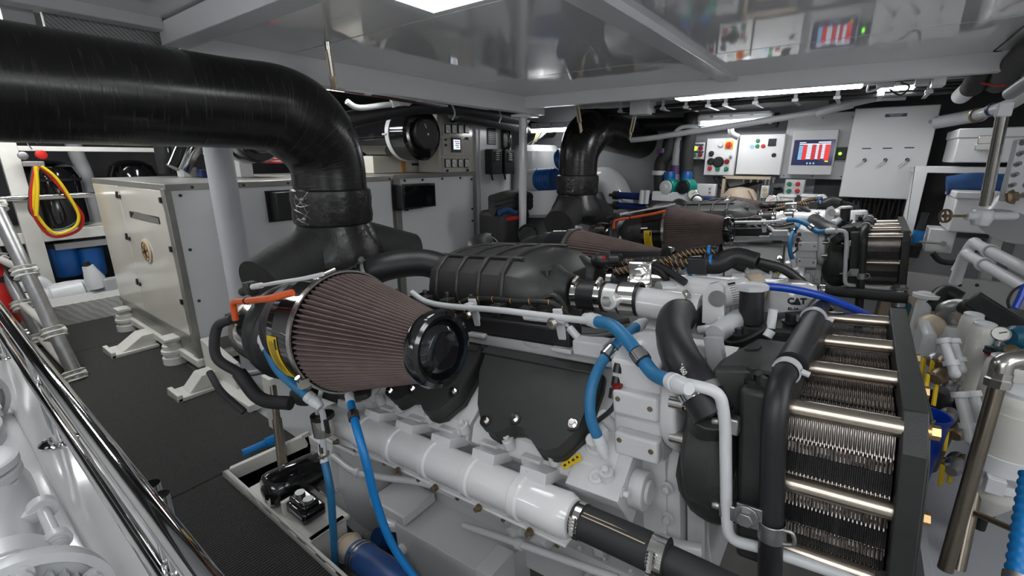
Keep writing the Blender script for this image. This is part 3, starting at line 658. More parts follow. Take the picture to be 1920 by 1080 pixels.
# --- air filters
def airfilter(ca, cb, side):
    ax = (cb - ca).normalized(); Lc = (cb - ca).length
    b = M(); n = 72; x, y, z = frame(ax); rg = []
    for h, r in ((0, .205), (Lc * .06, .205), (Lc - .03, .098)):
        rg.append([ca + z * h + (x * math.cos(t) + y * math.sin(t)) * (r * (.90 if k % 3 == 0 else 1)) for k, t in [(k, 2 * math.pi * (k // 3 + (0, .38, .62)[k % 3]) / n) for k in range(3 * n)]])
    b.ring(rg); fo = eo(b, 'air_filter', ['filter pleat'], sharp=20)
    b = M(); b.lathe(ca + z * (Lc - .05), z, [(0, .10), (.004, .112), (.03, .118), (.045, .112), (.05, .100), (.047, .089), (.026, .086), (.030, .080), (.050, .060), (.051, .056), (.049, .01)], n=48); eo(b, 'filter_end_cap', 'gloss black', fo)
    b = M(); b.arc(ca + z * -.005, z, .211, .022, .006, n=56); d = (V((0, side, -.6)) - z * V((0, side, -.6)).dot(z)).normalized(); b.cyl(ca + d * .225 - z.cross(d) * .03, ca + d * .225 + z.cross(d) * .03, .010, n=10); b.box(ca + d * .225, (.024, .03, .03)); d2 = (V((0, side * .2, 1)) - z * V((0, side * .2, 1)).dot(z)).normalized(); b.cyl(ca + d2 * .222 - z.cross(d2) * .03, ca + d2 * .222 + z.cross(d2) * .03, .009, n=10)
    eo(b, 'filter_clamp', 'steel', fo)
    b = M(); b.lathe(ca - z * .20, z, [(0, .15), (.01, .197), (.07, .203), (.072, .208), (.16, .208), (.165, .213), (.195, .213)], n=56); hs = eo(b, 'filter_housing', 'gloss black', fo)
    b = M(); b.arc(ca - z * .125, z, .2095, .066, .0012, -12, 34, n=14, up=(0, side * 1.0, -.05)); eo(b, 'warning_label', 'yellow', fo)
    b = M()
    for k in range(7): b.arc(ca - z * (.145 - .006 * k) , z, .2108, .0016, .0004, -8 + (k % 3), 28 - 3 * (k % 4), n=10, up=(0, side * 1.0, -.05))
    b.arc(ca - z * .102, z, .2108, .012, .0004, -10, 0, n=4, up=(0, side * 1.0, -.05)); eo(b, 'label_print', 'ink', fo)
    b = M(); b.tube([ca - z * .19, ca - z * .26, ca - z * .30 + V((0, 0, -.02)), ca - z * .35 + V((0, -side * .03, -.05))], lambda t: .192 - .045 * t, n=36); eo(b, 'intake_hump_hose', 'rubber', fo)
    return fo
FA, FB = E(655, 622, v=-.74), E(833, 656, v=-.74)
airfilter(FA, FB, -1)
tp = E(1076, 434, v=.60); FC = V((tp.x + .01, .60, tp.z - .20)); airfilter(FC, FC + V((.52, .03, -.0)), 1)
# --- turbochargers, compressor scroll and outlet pipes
for s, fc in ((-1, FA), (1, FC)):
    b = M(); o = V((fc.x - .47, fc.y + (.03 if s < 0 else -.03), fc.z - .075))
    b.lathe(o - V((.06, 0, 0)), (1, 0, 0), [(0, .08), (.02, .15), (.06, .195), (.11, .185), (.15, .14)], n=36)
    q = [o + V((-.0, .15 * math.cos(t) * s, .15 * math.sin(t))) for t in [R(a) for a in range(-60, 221, 20)]]
    b.tube(q, lambda t: .04 + .045 * t, n=16, sm=3)
    b.lathe(o + V((-.02, s * .12, -.05)), (0, s, .1), [(0, .035), (.05, .035), (.055, .02), (.04, .018)]); b.ball(o + V((-.01, s * .10, .09)), .022); b.ball(o + V((-.02, s * .14, .0)), .02)
    tb = eo(b, 'turbocharger', 'rubber')
    b = M(); b.lathe(o - V((.30, 0, .01)), (1, 0, 0), [(0, .10), (.03, .15), (.12, .155), (.20, .12), (.24, .07)], n=32); eo(b, 'turbine_casing', 'brown pipe', tb)
    b = M(); b.lathe(o - V((.20, 0, 0)), (1, 0, 0), [(0, .158), (.03, .16), (.09, .15)], n=32); eo(b, 'heat_shield', 'bright steel', tb)
    b = M(); b.tube([o + V((-.1, s * .2, -.12)), o + V((-.18, s * .24, -.05)), o + V((-.22, s * .2, .06)), o + V((-.12, s * .17, .10))], .02, n=14); b.tube([o + V((-.10, s * .2, -.12)), o + V((.0, s * .18, -.22)), o + V((.12, s * .12, -.24))], .027, n=14)
    b.cyl(o + V((-.16, s * .17, .10)), o + V((-.08, s * .16, .10)), .022, n=6); b.tube([o + V((-.3, s * .24, -.14)), o + V((-.18, s * .25, -.2)), o + V((-.08, s * .22, -.28))], .014, n=10)
    eo(b, 'oil_hose', 'rubber soft', tb)
    # compressor outlet up to the intake
    b = M(); a1 = E(722, 500, v=-.42); 
    b.tube([o + V((.05, -s * .12, .12)), V((-.62, s * .44, 1.13)), V((-.54, s * .36, 1.19)), V((-.45, s * .2, 1.19)), V((-.36, s * .12, 1.15))], .064, n=22); cp = eo(b, 'charge_air_elbow', 'rubber')
    b = M(); d = V((.12, -s * .09, .06)).normalized(); b.lathe(V((-.63, s * .455, 1.13)), d, [(0, .074), (.07, .074), (.075, .078), (.09, .078), (.095, .07)], n=28); eo(b, 'sleeve', 'gloss black', cp)
    b = M(); b.hexb(V((-.60, s * .50, 1.16)), (0, s, .3), .012, .02); clampm(b, V((-.555, s * .40, 1.165)), d, .073, .016, (0, s * .3, 1)); eo(b, 'clip', 'dull steel', cp)
b = M(); p = E(990, 441, v=.62); b.lathe(p, (.55, -1, .35), [(-.16, .045), (-.02, .05), (0, .064), (.012, .066), (.018, .058), (.012, .05), (.012, .01)], n=32); eo(b, 'inlet_cap', 'gloss black')
# orange boost line and white sensing tube
b = M(); b.tube(bends(ep([(442, 600, -.93), (436, 566, -.93), (462, 564, -.94), (505, 560, -.95), (548, 549, -.92)]), .03), .0115, n=12, sm=1); ol = eo(b, 'boost_line', 'orange')
b = M(); b.arc(E(463, 564, v=-.94), (1, 0, .1), .0115, .01, .002); eo(b, 'cable_tie', 'ink', ol)
b = M(); b.tube(ep([(480, 537, -.86), (520, 530, -.87), (570, 522, -.86), (605, 514, -.84)]), .007, n=10); b.cyl(E(474, 538, v=-.86), E(490, 535, v=-.86), .011); sl = eo(b, 'sensing_tube', 'pvc white')
b = M(); b.box(E(470, 540, v=-.85), (.045, .04, .05)); b.cyl(E(455, 548, v=-.85), E(470, 537, v=-.85), .018); eo(b, 'sensor_block', 'black plastic', sl, bev=.005)
# --- blue drain hoses hanging in front of the block
hose(ep([(657, 752, -.80), (668, 800, -.86), (685, 860, -.88), (705, 940, -.86), (735, 1020, -.84), (790, 1100, -.8)]), .0135, 'bright blue hose', name='drain_hose', clips=(.13,))
hose(ep([(608, 862, -.80), (618, 910, -.82), (624, 980, -.82), (628, 1050, -.80), (630, 1110, -.8)]), .015, 'blue hose', name='drain_hose')
hose(ep([(500, 650, -.86), (520, 690, -.86), (545, 715, -.86), (580, 745, -.84)]), .019, 'blue hose', name='drain_hose')
b = M(); b.tube(ep([(585, 750, -.83), (600, 765, -.82), (606, 780, -.81), (606, 830, -.8), (608, 860, -.80)]), .011, n=12); b.tube(ep([(612, 712, -.8), (600, 740, -.8), (595, 775, -.79)]), .009, n=10); b.tube(ep([(498, 620, -.86), (490, 640, -.86), (502, 655, -.86)]), .008, n=8); eo(b, 'drain_tube', 'pvc white')
b = M(); b.arc(E(605, 795, v=-.79), (0, 0, 1), .036, .085, .004, n=28); b.hexb(E(605, 850, v=-.8), (0, 0, -1), .018, .03); b.cyl(E(605, 835, v=-.8), E(607, 862, v=-.80), .014); cs = eo(b, 'separator_bowl', 'steel')
b = M(); b.arc(E(605, 780, v=-.79), (0, 0, 1), .0405, .014, .003, n=24); b.box(E(613, 800, v=-.835), (.02, .01, .05)); eo(b, 'bowl_gasket', 'rubber', cs)
b = M(); b.ball(E(665, 735, v=-.72), .05, (1.7, 1, .5)); b.ball(E(570, 740, v=-.66), .07, (1.2, .8, .7)); b.bb((-.9, -.62, .62), (-.5, -.50, .74)); eo(b, 'mounting_bracket', 'cast black', bev=.01)
# flexible mounts
b = M()
for u in (-.55, .55):
    for s in (-1, 1): b.box((u, s * .42, .04), (.26, .20, .05)); b.lathe((u, s * .44, -.06), (0, 0, 1), [(0, .09), (.04, .09), (.05, .07), (.09, .06)])
eo(b, 'engine_mount', 'engine white', bev=.008)
# ================================================================ setting
def st(m, name, mt, **k): return m.ob(name, mt, None, kind='structure', **k)
m = M(); m.bb((-8.2, -1.8, -.75), (2.3, 6.2, -.7)); st(m, 'floor', 'bilge')
m = M(); m.bb((-8.0, -1.7, -.70), (2.2, .735, -.012)); st(m, 'trim_1', 'wall grey')
m = M(); m.bb((-8.0, .735, -.70), (-2.42, 6.0, -.012)); st(m, 'trim_2', 'wall grey')
m = M(); m.bb((-8.2, 5.92, -.7), (2.3, 6.1, 2.6)); st(m, 'wall_back', 'wall grey')
m = M(); m.bb((-8.2, -1.8, -.7), (-8.1, 6.0, 2.6)); st(m, 'wall_left', 'wall dark')
m = M(); m.bb((-8.2, -1.8, -.7), (2.3, -1.7, 2.6)); st(m, 'wall_front', 'paint white')
m = M(); m.bb((2.2, -1.8, -.7), (2.3, 6.0, 2.6)); st(m, 'wall_right', 'paint white')
m = M(); m.bb((-8.2, -1.8, 2.55), (2.3, 6.1, 2.6)); st(m, 'trim_3', 'wall dark')
# glossy deckhead lining in panels
m = M()
xs = [-2.84, -.93, .5, 2.2]; ys = [-1.7, -.4, 1.0, 1.60, 3.12, 4.02]
for i in range(3):
    for j in range(5):
        if i == 0 and j < 2: continue
        g = .006; m.bb((xs[i] + g, ys[j] + g, 2.2), (xs[i + 1] - g, ys[j + 1] - g, 2.24))
st(m, 'ceiling', 'ceiling panel')
m = M(); m.bb((-2.84, 1.0, 2.222), (2.2, 4.02, 2.25)); m.bb((-.93, -1.7, 2.222), (2.2, 1.0, 2.25)); st(m, 'trim_4', 'wall dark')
m = M(); m.bb((-2.84, -1.7, 2.24), (-.93, 1.0, 2.27)); st(m, 'trim_5', 'ceiling panel')
m = M(); m.bb((-.99, -1.7, 2.165), (-.87, 4.02, 2.21)); st(m, 'trim_6', 'ceiling trim', bev=.004)
m = M(); m.bb((-2.84, .95, 2.13), (-.99, 1.06, 2.23)); st(m, 'trim_7', 'ceiling trim', bev=.004)
m = M(); m.bb((-2.95, 1.06, 2.05), (-2.84, 4.4, 2.24)); st(m, 'trim_8', 'ceiling trim', bev=.004)
m = M(); m.bb((-2.95, 4.02, 2.09), (2.2, 4.10, 2.24)); m.bb((-1.7, 4.10, 2.15), (1.0, 4.5, 2.17)); st(m, 'trim_9', 'ceiling trim', bev=.004)
m = M(); m.bb((-2.86, -1.7, 2.19), (-2.77, .95, 2.25)); st(m, 'trim_10', 'light grey', bev=.004)
m = M(); m.bb((-2.97, .56, 1.98), (-2.93, 1.04, 2.23)); st(m, 'trim_11', 'perforated')
m = M(); m.bb((-2.42, .72, -.55), (2.2, .738, .03)); m.bb((-2.42, .72, .018), (2.2, .745, .03)); st(m, 'trim_12', 'old white', bev=.003)
m = M(); m.bb((-2.44, .738, -.55), (-2.42, 1.2, .012)); m.bar((-2.41, .76, .0), (-2.20, 1.06, .12), .03, .07); st(m, 'trim_13', 'old white', bev=.003)
m = M(); m.bb((-6.5, .02, -.01), (.8, .27, .385)); m.bb((-6.5, .125, .36), (.8, .275, .40)); st(m, 'trim_14', 'gloss white', bev=.012, seg=3)
# side shelf deck by the front bulkhead
m = M(); m.bb((.42, 1.75, .12), (2.2, 4.0, .15)); m.bb((.42, 1.75, -.05), (.45, 4.0, .15)); st(m, 'trim_15', 'tray grey', bev=.006)
m = M(); m.bb((.38, .74, -.7), (2.2, 1.7, -.06)); st(m, 'trim_16', 'wall grey')
a = P(38, 30, X=-3.0); m = M(); m.bb((-3.03, a.y - .06, a.z - .10), (-2.97, a.y + .04, 2.5)); m.bb((-3.03, a.y - .14, a.z + .03), (-2.95, a.y + .12, a.z + .05)); m.ob('deck_bracket', 'light grey', None, bev=.004, **T('pale angle bracket above the near exhaust duct at the top left corner', 'bracket'))
# mats
x0 = -2.39; mats = [(-7.0, -5.16, .30, 1.12, 'black ribbed floor mat at the far end by the tread plate step'), (-5.15, -2.45, .30, 1.13, 'black ribbed floor mat beside the generator enclosure'), (-2.44, -1.30, .30, .72, 'long black ribbed floor mat between handrail and starter motor'), (-1.29, .2, .30, .72, 'black ribbed floor mat nearest the camera, at the bottom edge')]
for a, b_, c, d, l in mats:
    m = M(); m.bb((a, c - .02, -.012), (b_, d, .004)); m.ob('floor_mat', 'carpet', None, bev=.003, **T(l, 'mat', 'black walkway mats'))
# ================================================================ lamps
def lamp(name, label, c, d, mt='lamp', body='light grey', lip=.02):
    t = thing(name, label, 'light', c, 'ceiling lights'); c = V(c); d = V(d)
    m = M(); m.box(c + V((0, 0, d.z / 2)), (d.x + lip, d.y + lip, d.z)); m.ob('lamp_body', body, t, bev=.004)
    m = M(); m.box(c + V((0, 0, -.004)), (d.x, d.y, .012)); m.ob('diffuser', mt, t, bev=.003); return t
lamp('panel_light', 'bright square ceiling panel light above the near engine, at the top edge', (-1.20, 1.20, 2.19), (.66, .62, .02))
lamp('panel_light', 'added fill panel over the walkway behind the camera, out of view', (.3, -.5, 2.19), (1.6, .62, .02), 'fill lamp')  # unseen fill panel, added to spread the light more evenly
lamp('panel_light', 'added fill panel over the front of the near engine, out of view', (1.45, 1.3, 2.19), (.62, .62, .02))  # another unseen fill panel, added beyond the frame
a, b_ = P(1270, 184, Z=2.11), P(1616, 158, Z=2.11)
lamp('strip_light', 'long bright tube light hung under the ceiling edge above the far engine', ((a.x + b_.x) / 2, a.y + .03, 2.105), (b_.x - a.x, .17, .03), 'strip lamp')
def tubefit(label, x0, x1, Y, z):
    t = thing('strip_light', label, 'light', ((x0 + x1) / 2, Y, z), 'ceiling lights')
    m = M(); m.bb((x0, Y - .02, z + .02), (x1, Y + .09, z + .075)); m.bb((x0 + .02, Y - .03, z + .06), (x1 - .02, Y + .1, z + .09)); m.ob('lamp_body', 'light grey', t, bev=.006)
    m = M(); m.cyl((x0 + .03, Y + .03, z + .005), (x1 - .03, Y + .03, z + .005), .03, n=16); m.ob('tube', 'tube lamp', t)
    m = M(); m.box((x0 + .02, Y + .03, z + .005), (.03, .07, .07)); m.box((x1 - .02, Y + .03, z + .005), (.03, .07, .07)); m.ob('end_cap', 'pale plastic', t, bev=.006)
    m = M()
    for k in range(3): m.box((x0 + (x1 - x0) * (.2 + .27 * k), Y - .03, z + .06), (.03, .01, .02))
    m.ob('latch', 'dull steel', t)
a, b_ = P(1308, 230, Y=5.35), P(1448, 222, Y=5.35); tubefit('tube light fitting on the wall above the white control boxes', a.x, b_.x, 5.35, 1.965)
ya, yb = P(607, 155, X=-3.06), P(716, 172, X=-3.06)
t = thing('strip_light', 'tube light tucked behind the ceiling edge above the generators, beside the cable tray', 'light', (-3.08, (ya.y + yb.y) / 2, 2.06), 'ceiling lights')
m = M(); m.bb((-3.16, ya.y, 2.105), (-3.0, yb.y + .05, 2.15)); m.ob('lamp_body', 'light grey', t, bev=.004); m = M(); m.cyl((-3.08, ya.y + .03, 2.09), (-3.08, yb.y + .02, 2.09), .028, n=16); m.ob('tube', 'tube lamp', t)
a, b_ = P(992, 233, Y=5.3), P(1075, 240, Y=5.3); tubefit('tube light fitting between the white post and the far exhaust duct', a.x, b_.x + .1, 5.3, 1.96)
a = P(1680, 165, Z=2.12); lamp('bulkhead_light', 'small square bright light past the right end of the long tube light', (a.x, a.y, 2.12), (.22, .22, .03), 'strip lamp')
lamp('aft_fill', 'added fill light over the generator enclosure behind the exhaust duct', (-4.6, 2.3, 2.40), (1.4, .3, .02), 'strip lamp')  # added fill to lift the generator side
lamp('aft_fill', 'added fill light at the far left over the tank shelf', (-6.2, .9, 2.40), (.3, 1.2, .02), 'strip lamp')  # added fill for the dark far-left corner
lamp('aft_fill', 'added fill light over the passage left of the near exhaust duct', (-4.3, .2, 2.40), (1.4, .3, .02), 'strip lamp')  # added fill to brighten the left passage
t = thing('wall_fill', 'added fill light on the forward bulkhead, out past the right edge', 'light', (2.17, .9, 1.7), 'added fill lights'); m = M(); m.bb((2.13, .1, 1.55), (2.19, 1.8, 1.98)); m.ob('lamp_body', 'light grey', t, bev=.005); m = M(); m.bb((2.11, .13, 1.58), (2.135, 1.77, 1.95)); m.ob('diffuser', 'fill lamp', t, bev=.004)  # unseen, added to brighten faces turned towards the right wall
for x in (-2.2, .0):
    t = thing('wall_fill', ('left' if x < -1 else 'right') + ' added fill light on the bulkhead behind the camera', 'light', (x, -1.6, 1.7), 'added fill lights'); m = M(); m.bb((x - .75, -1.69, 1.62), (x + .75, -1.63, 1.98)); m.ob('lamp_body', 'light grey', t, bev=.005); m = M(); m.bb((x - .72, -1.635, 1.65), (x + .72, -1.61, 1.95)); m.ob('diffuser', 'fill lamp', t, bev=.004)  # unseen pair added as frontal fill from behind the camera
# ================================================================ exhaust ducts
def duct(Xc, Yc, label, horiz, zc=1.86, r=.21, top=None):
    t = thing('exhaust_duct', label, 'exhaust duct', (Xc, Yc, 1.05), 'insulated exhaust ducts')
    Rb = .35 if Yc < 3 else .36; hd = V((horiz.x - Xc, horiz.y - Yc, 0)).normalized(); m = M(); c0 = V((Xc, Yc, zc - Rb)) + hd * Rb
    pts = [V((Xc, Yc, 1.33))] + [c0 - hd * Rb * math.cos(q) + V((0, 0, Rb * math.sin(q))) for q in [R(a) for a in range(0, 91, 4)]] + [horiz]
    f = []
    for i in range(len(pts) - 1):
        L = (pts[i + 1] - pts[i]).length; n = max(1, int(L / .05))
        f += [pts[i].lerp(pts[i + 1], k / n) for k in range(n)]
    f.append(pts[-1]); nb = [i for i, q in enumerate(f) if q.z > zc - Rb - .05 and (q.xy - V((Xc, Yc)).xy).length < Rb + .25]; ia, ib = nb[0], nb[-1]
    def rad(t):
        i = t * (len(f) - 1); k = (i - ia) / max(1, ib - ia)
        return r * (1 + (.13 * math.sin(math.pi * k)**2 if 0 < k < 1 else 0))
    m.tube(f, rad, n=48, sm=1, uv=True); m.ob('wrapped_pipe', 'duct wrap', t, sharp=60)
    m = M(); m.lathe((Xc, Yc, 1.22), (0, 0, 1), [(0, .215), (.01, .228), (.05, .234), (.10, .229), (.15, .234), (.20, .229), (.21, .212)], n=44)
    cl = m.ob('wrap_collar', 'lagging', t)
    m = M()
    for k in range(9): z = 1.25 + .018 * k; q = [(Xc + .232 * math.cos(R(a)), Yc + .232 * math.sin(R(a)), z + dz) for a, dz in ((-96 + (k * 37) % 11, .03 * math.sin(k * 2.3)), (-88, .02 * math.cos(k * 1.7)), (-78, -.02 * math.sin(k)), (-70 + (k * 29) % 9, .03 * math.cos(k * 3.1)))]; m.tube(q, .002, n=6)
    for k in range(2): m.ball((Xc + .07, Yc - .228, 1.27 + .11 * k), .012)
    m.ob('lacing_wire', 'trim grey', cl)
    m = M(); m.lathe((Xc, Yc, .95), (0, 0, 1), [(0, .24), (.05, .285), (.12, .28), (.20, .24), (.27, .212)], n=44); m.ob('wye_neck', 'lagging', t)
    for s in (-1, 1):
        m = M(); d = V((.10, s, -.42)).normalized()
        m.tube([V((Xc, Yc, 1.09)), V((Xc + .02, Yc + s * .22, 1.03)), V((Xc + .08, Yc + s * .52, .94))], lambda q: .19 - .035 * q, n=32, sm=6)
        m.ob('lagged_branch', 'lagging cloth', t)
    return t
duct(-2.56, 1.6, 'big black exhaust duct bending left over the walkway from the near engine', V((-2.56, -1.6, 1.885)))
duct(-2.52, 4.6, 'black exhaust duct rising from the far engine and bending to the right behind', V((-2.30, 6.0, 1.80)), zc=1.92)
def hanger(a, b_, label):
    t = thing('pipe_hanger', label, 'pipe hanger', b_, 'exhaust duct hangers'); a = V(a); b_ = V(b_); d = (b_ - a)
    m = M(); m.cyl(a, a + d * .16, .018, n=12); m.cyl(a + d * .1, a + d * .75, .013, n=12); m.ob('rod', 'steel', t)
    m = M(); x, y, z = frame(d); m.bar(a + d * .2 + x * .016, a + d * .72 + x * .016, .008, .022); m.bar(a + d * .2 - x * .016, a + d * .72 - x * .016, .008, .022); m.ob('turnbuckle', 'tan', t, bev=.002)
    m = M(); m.bar(a + d * .72, b_, .05, .012, up=x); m.hexb(a + d * .78, RT * -.6 - FW, .012, .02); m.ob('foot_bracket', 'tan', t, bev=.003)
hanger(P(614, 78, Z=2.2), P(627, 166, X=-2.42), 'brass coloured turnbuckle hanger on the near exhaust duct')
hanger(P(1078, 176, Z=2.2), V((-2.35, 4.33, 1.86)), 'thin steel hanger rod above the far exhaust duct')
hanger(P(1192, 208, Y=4.75), P(1180, 262, Y=4.85), 'angled steel hanger at the right side of the far exhaust duct')
# ================================================================ generator enclosures
GX = -3.83; GY = 1.15
t = thing('generator_enclosure', 'long cream generator enclosure with doors and brass medallion by the walkway', 'generator', (-4.75, 2.2, .1), 'generator enclosures')
m = M(); m.bb((-5.66, GY, .12), (GX, 3.07, 1.40)); m.ob('body', 'paint white', t, bev=.004)
m = M(); m.bb((-5.68, GY - .015, 1.385), (GX + .012, 3.08, 1.43)); m.ob('top_frame', 'trim grey', t, bev=.004)
d1 = P(252, 470, Y=GY).x
for i, (xa, xb) in enumerate(((-5.655, d1 - .004), (d1 + .004, GX - .075))):
    m = M(); m.bb((xa, GY - .018, .30), (xb, GY + .01, 1.385)); dr = m.ob('door', 'cream', t, bev=.003)
    m = M()
    zz = (.55, .95, 1.30)
    for z in zz: m.box((xa + .03 if i else xb - .03, GY - .024, z), (.035, .014, .03)); m.box((xb - .02, GY - .024, z + .02), (.03, .014, .04))
    m.ob('latch', 'black plastic', dr, bev=.002)
    if i:
        q = [P(x, y, Y=GY - .019) for x, y in ((243, 393), (297, 402), (300, 425), (246, 412))]
        m = M(); xs_, zs_ = [p.x for p in q], [p.z for p in q]; m.bb((min(xs_), GY - .021, min(zs_) + .02), (max(xs_), GY - .017, max(zs_) - .02)); m.ob('vent_slot', 'ink', dr)
        m = M(); m.prism([(min(xs_) + .05, GY - .022, min(zs_) + .022), (max(xs_) - .01, GY - .022, min(zs_) + .022), (max(xs_) - .01, GY - .022, min(zs_) + .06), (min(xs_) + .16, GY - .022, min(zs_) + .08)], (0, -.002, 0)); m.ob('vent_flap', 'trim grey', dr)
        c = P(276, 471, Y=GY - .02); m = M(); m.lathe(c, (0, -1, 0), [(0, .10), (.008, .10), (.012, .092), (.012, .01)], n=40); md = m.ob('medallion', 'tan', dr)
        m = M()
        for k in range(6):
            a = R(k * 60 + 15); m.bar(c + V((0, -.013, 0)), c + V((.062 * math.cos(a), -.013, .062 * math.sin(a))), .018, .008, up=(0, 1, 0))
        m.arc(c + V((0, -.013, 0)), (0, 1, 0), .070, .004, .008, n=40); m.ob('relief', 'brass', md)
m = M(); m.bb((GX - .07, GY - .022, .13), (GX + .006, GY + .02, 1.40)); m.bb((-5.66, GY - .012, .13), (GX - .07, GY + .01, .295)); m.ob('corner_post', 'trim grey', t, bev=.003)
m = M(); m.bb((-5.66, GY - .025, .26), (GX - .07, GY - .008, .30)); m.ob('kick_strip', 'trim grey', t)
m = M(); m.bb((-5.7, GY - .04, .07), (GX + .03, GY + .06, .13)); m.bb((GX - .04, GY, .07), (GX + .03, 3.08, .13)); bf = m.ob('base_frame', 'old white', t, bev=.006)
m = M(); m.bb((GX, GY + .03, .15), (GX + .006, 3.06, .25)); m.ob('side_strip', 'trim grey', t)
m = M()
for x, y in ((990, 20), (1045, 325), (1095, 612), (1130, 826)): q = P(x / 3 + 8, 360 + y / 3, X=GX + .004); m.ball((GX + .006, q.y, q.z), .011)
for k in range(6): m.ball((GX + .012, GY + .15 + .35 * k, 1.405), .011)
m.ob('screw', 'black plastic', t)
for px, py in ((236, 585), (326, 648)):
    c = P(px, py + 20, Y=GY - .06); m = M(); c.y = GY - .05
    m.lathe((c.x, c.y, .0), (0, 0, 1), [(0, .085), (.06, .085), (.065, .07), (.09, .07), (.095, .085), (.12, .085), (.125, .072), (.16, .072), (.165, .06), (.2, .06)], n=28); m.box((c.x, c.y, .215), (.15, .13, .02)); m.ob('isolator_mount', 'old white', bf)
for xa, xb, ya in ((-4.98, -4.72, .80), (-3.66, -3.46, .86)):
    m = M(); m.bb((xa, ya, .005), (xb, GY - .02, .03)); m.prism([(xa + .03, ya + .08, .03), (xa + .03, GY - .03, .03), (xa + .03, GY - .03, .13), (xa + .03, GY - .12, .13)], (xb - xa - .06, 0, 0)); m.bb((xa, ya, .005), (xb, ya + .03, .055)); m.ob('foot_plate', 'old white', bf, bev=.004)
m = M(); m.bb((GX + .04, GY - .06, .0), (-2.95, GY + .02, .05)); m.prism([(GX + .05, GY, .05), (-3.25, GY, .05), (-3.3, GY, .22), (GX + .05, GY, .3)], (0, .06, 0)); m.ob('side_foot', 'old white', bf, bev=.004)
t2 = thing('generator_enclosure', 'white generator enclosure behind, with a dark glass-fronted box on its side', 'generator', (-4.75, 3.9, .1), 'generator enclosures')
m = M(); m.bb((-5.66, 3.11, .12), (GX, 4.36, 1.42)); m.ob('body', 'paint white', t2, bev=.004)
m = M(); m.bb((-5.68, 3.10, 1.40), (GX + .012, 4.37, 1.44)); m.bb((GX - .02, 3.10, .1), (GX + .012, 3.18, 1.40)); m.bb((GX - .02, 4.33, .1), (GX + .012, 4.36, 1.40)); m.ob('top_frame', 'trim grey', t2, bev=.004)
m = M()
for y, z in ((3.25, 1.38), (3.5, 1.38), (3.8, 1.38), (4.1, 1.38), (4.30, 1.36), (3.22, 1.1), (4.30, 1.0), (4.30, .85)): m.ball((GX + .006, y, z), .013)
m.ob('screw', 'black plastic', t2)
def wallbox(name, label, cat, px, X, dep, mt, bev=.006):
    a = P(px[0], (px[1] + px[3]) / 2, X=X); b_ = P(px[2], (px[1] + px[3]) / 2, X=X); u = P((px[0] + px[2]) / 2, px[1], X=X); d = P((px[0] + px[2]) / 2, px[3], X=X)
    t = thing(name, label, cat, ((X), (a.y + b_.y) / 2, d.z)); m = M(); m.bb((X - dep, a.y, d.z), (X, b_.y, u.z)); m.ob('case', mt, t, bev=bev); return t, a.y, b_.y, d.z, u.z
t, y0, y1, z0, z1 = wallbox('junction_box', 'black glass-fronted box mounted on the rear generator enclosure', 'box', (755, 345, 817, 390), GX + .13, .12, 'black plastic')
m = M(); m.bb((GX + .128, y0 + .02, z0 + .015), (GX + .138, y1 - .015, z1 - .015)); m.ob('window', 'dark glass', t, bev=.003)
m = M(); m.bb((GX + .002, y0 - .03, z0 - .02), (GX + .012, y1 - .1, z1)); m.box((GX + .06, y0 + .1, z0 - .012), (.03, .03, .025)); m.ob('mount_flange', 'black plastic', t)
t, y0, y1, z0, z1 = wallbox('junction_box', 'black box on the side of the front generator enclosure, left of the exhaust duct', 'box', (520, 360, 560, 412), GX + .12, .115, 'black plastic')
m = M(); m.bb((GX + .003, y0 - .03, z0 - .02), (GX + .012, y1, z1 + .01)); m.ob('mount_flange', 'black plastic', t)
for k, (px, py, w, h, mt, lab) in enumerate(((350, 318, .16, .09, 'pale plastic', 'small white box on top of the generator, left one of three'), (385, 318, .12, .07, 'navy', 'small dark blue and white box on top of the generator enclosure'), (455, 312, .14, .18, 'paint white', 'taller white box on top of the generator beside the grey column'))):
    c = P(px, py, X=-5.25 + .25 * k); m = M(); m.bb((c.x - w / 2, c.y - .06, 1.431), (c.x + w / 2, c.y + .06, 1.431 + h)); o = m.ob('storage_box', mt, None, bev=.005, **T(lab, 'box'))
# ================================================================ columns, posts
t = thing('pillar', 'thick grey painted pillar in front of the generator enclosure', 'pillar', (-3.62, 1.43, 0)); m = M(); m.cyl((-3.62, 1.43, 0), (-3.62, 1.43, 2.5), .088, n=32); m.ob('shaft', 'column grey', t); m = M(); m.cyl((-3.62, 1.43, 0), (-3.62, 1.43, .02), .13, n=32); m.ob('base_plate', 'column grey', t)
c = P(981, 208, Y=4.3); t = thing('pillar', 'slim white pillar between the switchboard and the far exhaust duct', 'pillar', (c.x, 4.3, 0)); m = M(); m.cyl((c.x, 4.3, 0), (c.x, 4.3, 2.05), .045, n=28); m.ob('shaft', 'gloss white', t); m = M(); m.cyl((c.x, 4.3, 0), (c.x, 4.3, .02), .08, n=28); m.bb((c.x - .09, 4.2, 2.03), (c.x + .16, 4.38, 2.06)); m.ob('base_plate', 'paint white', t)
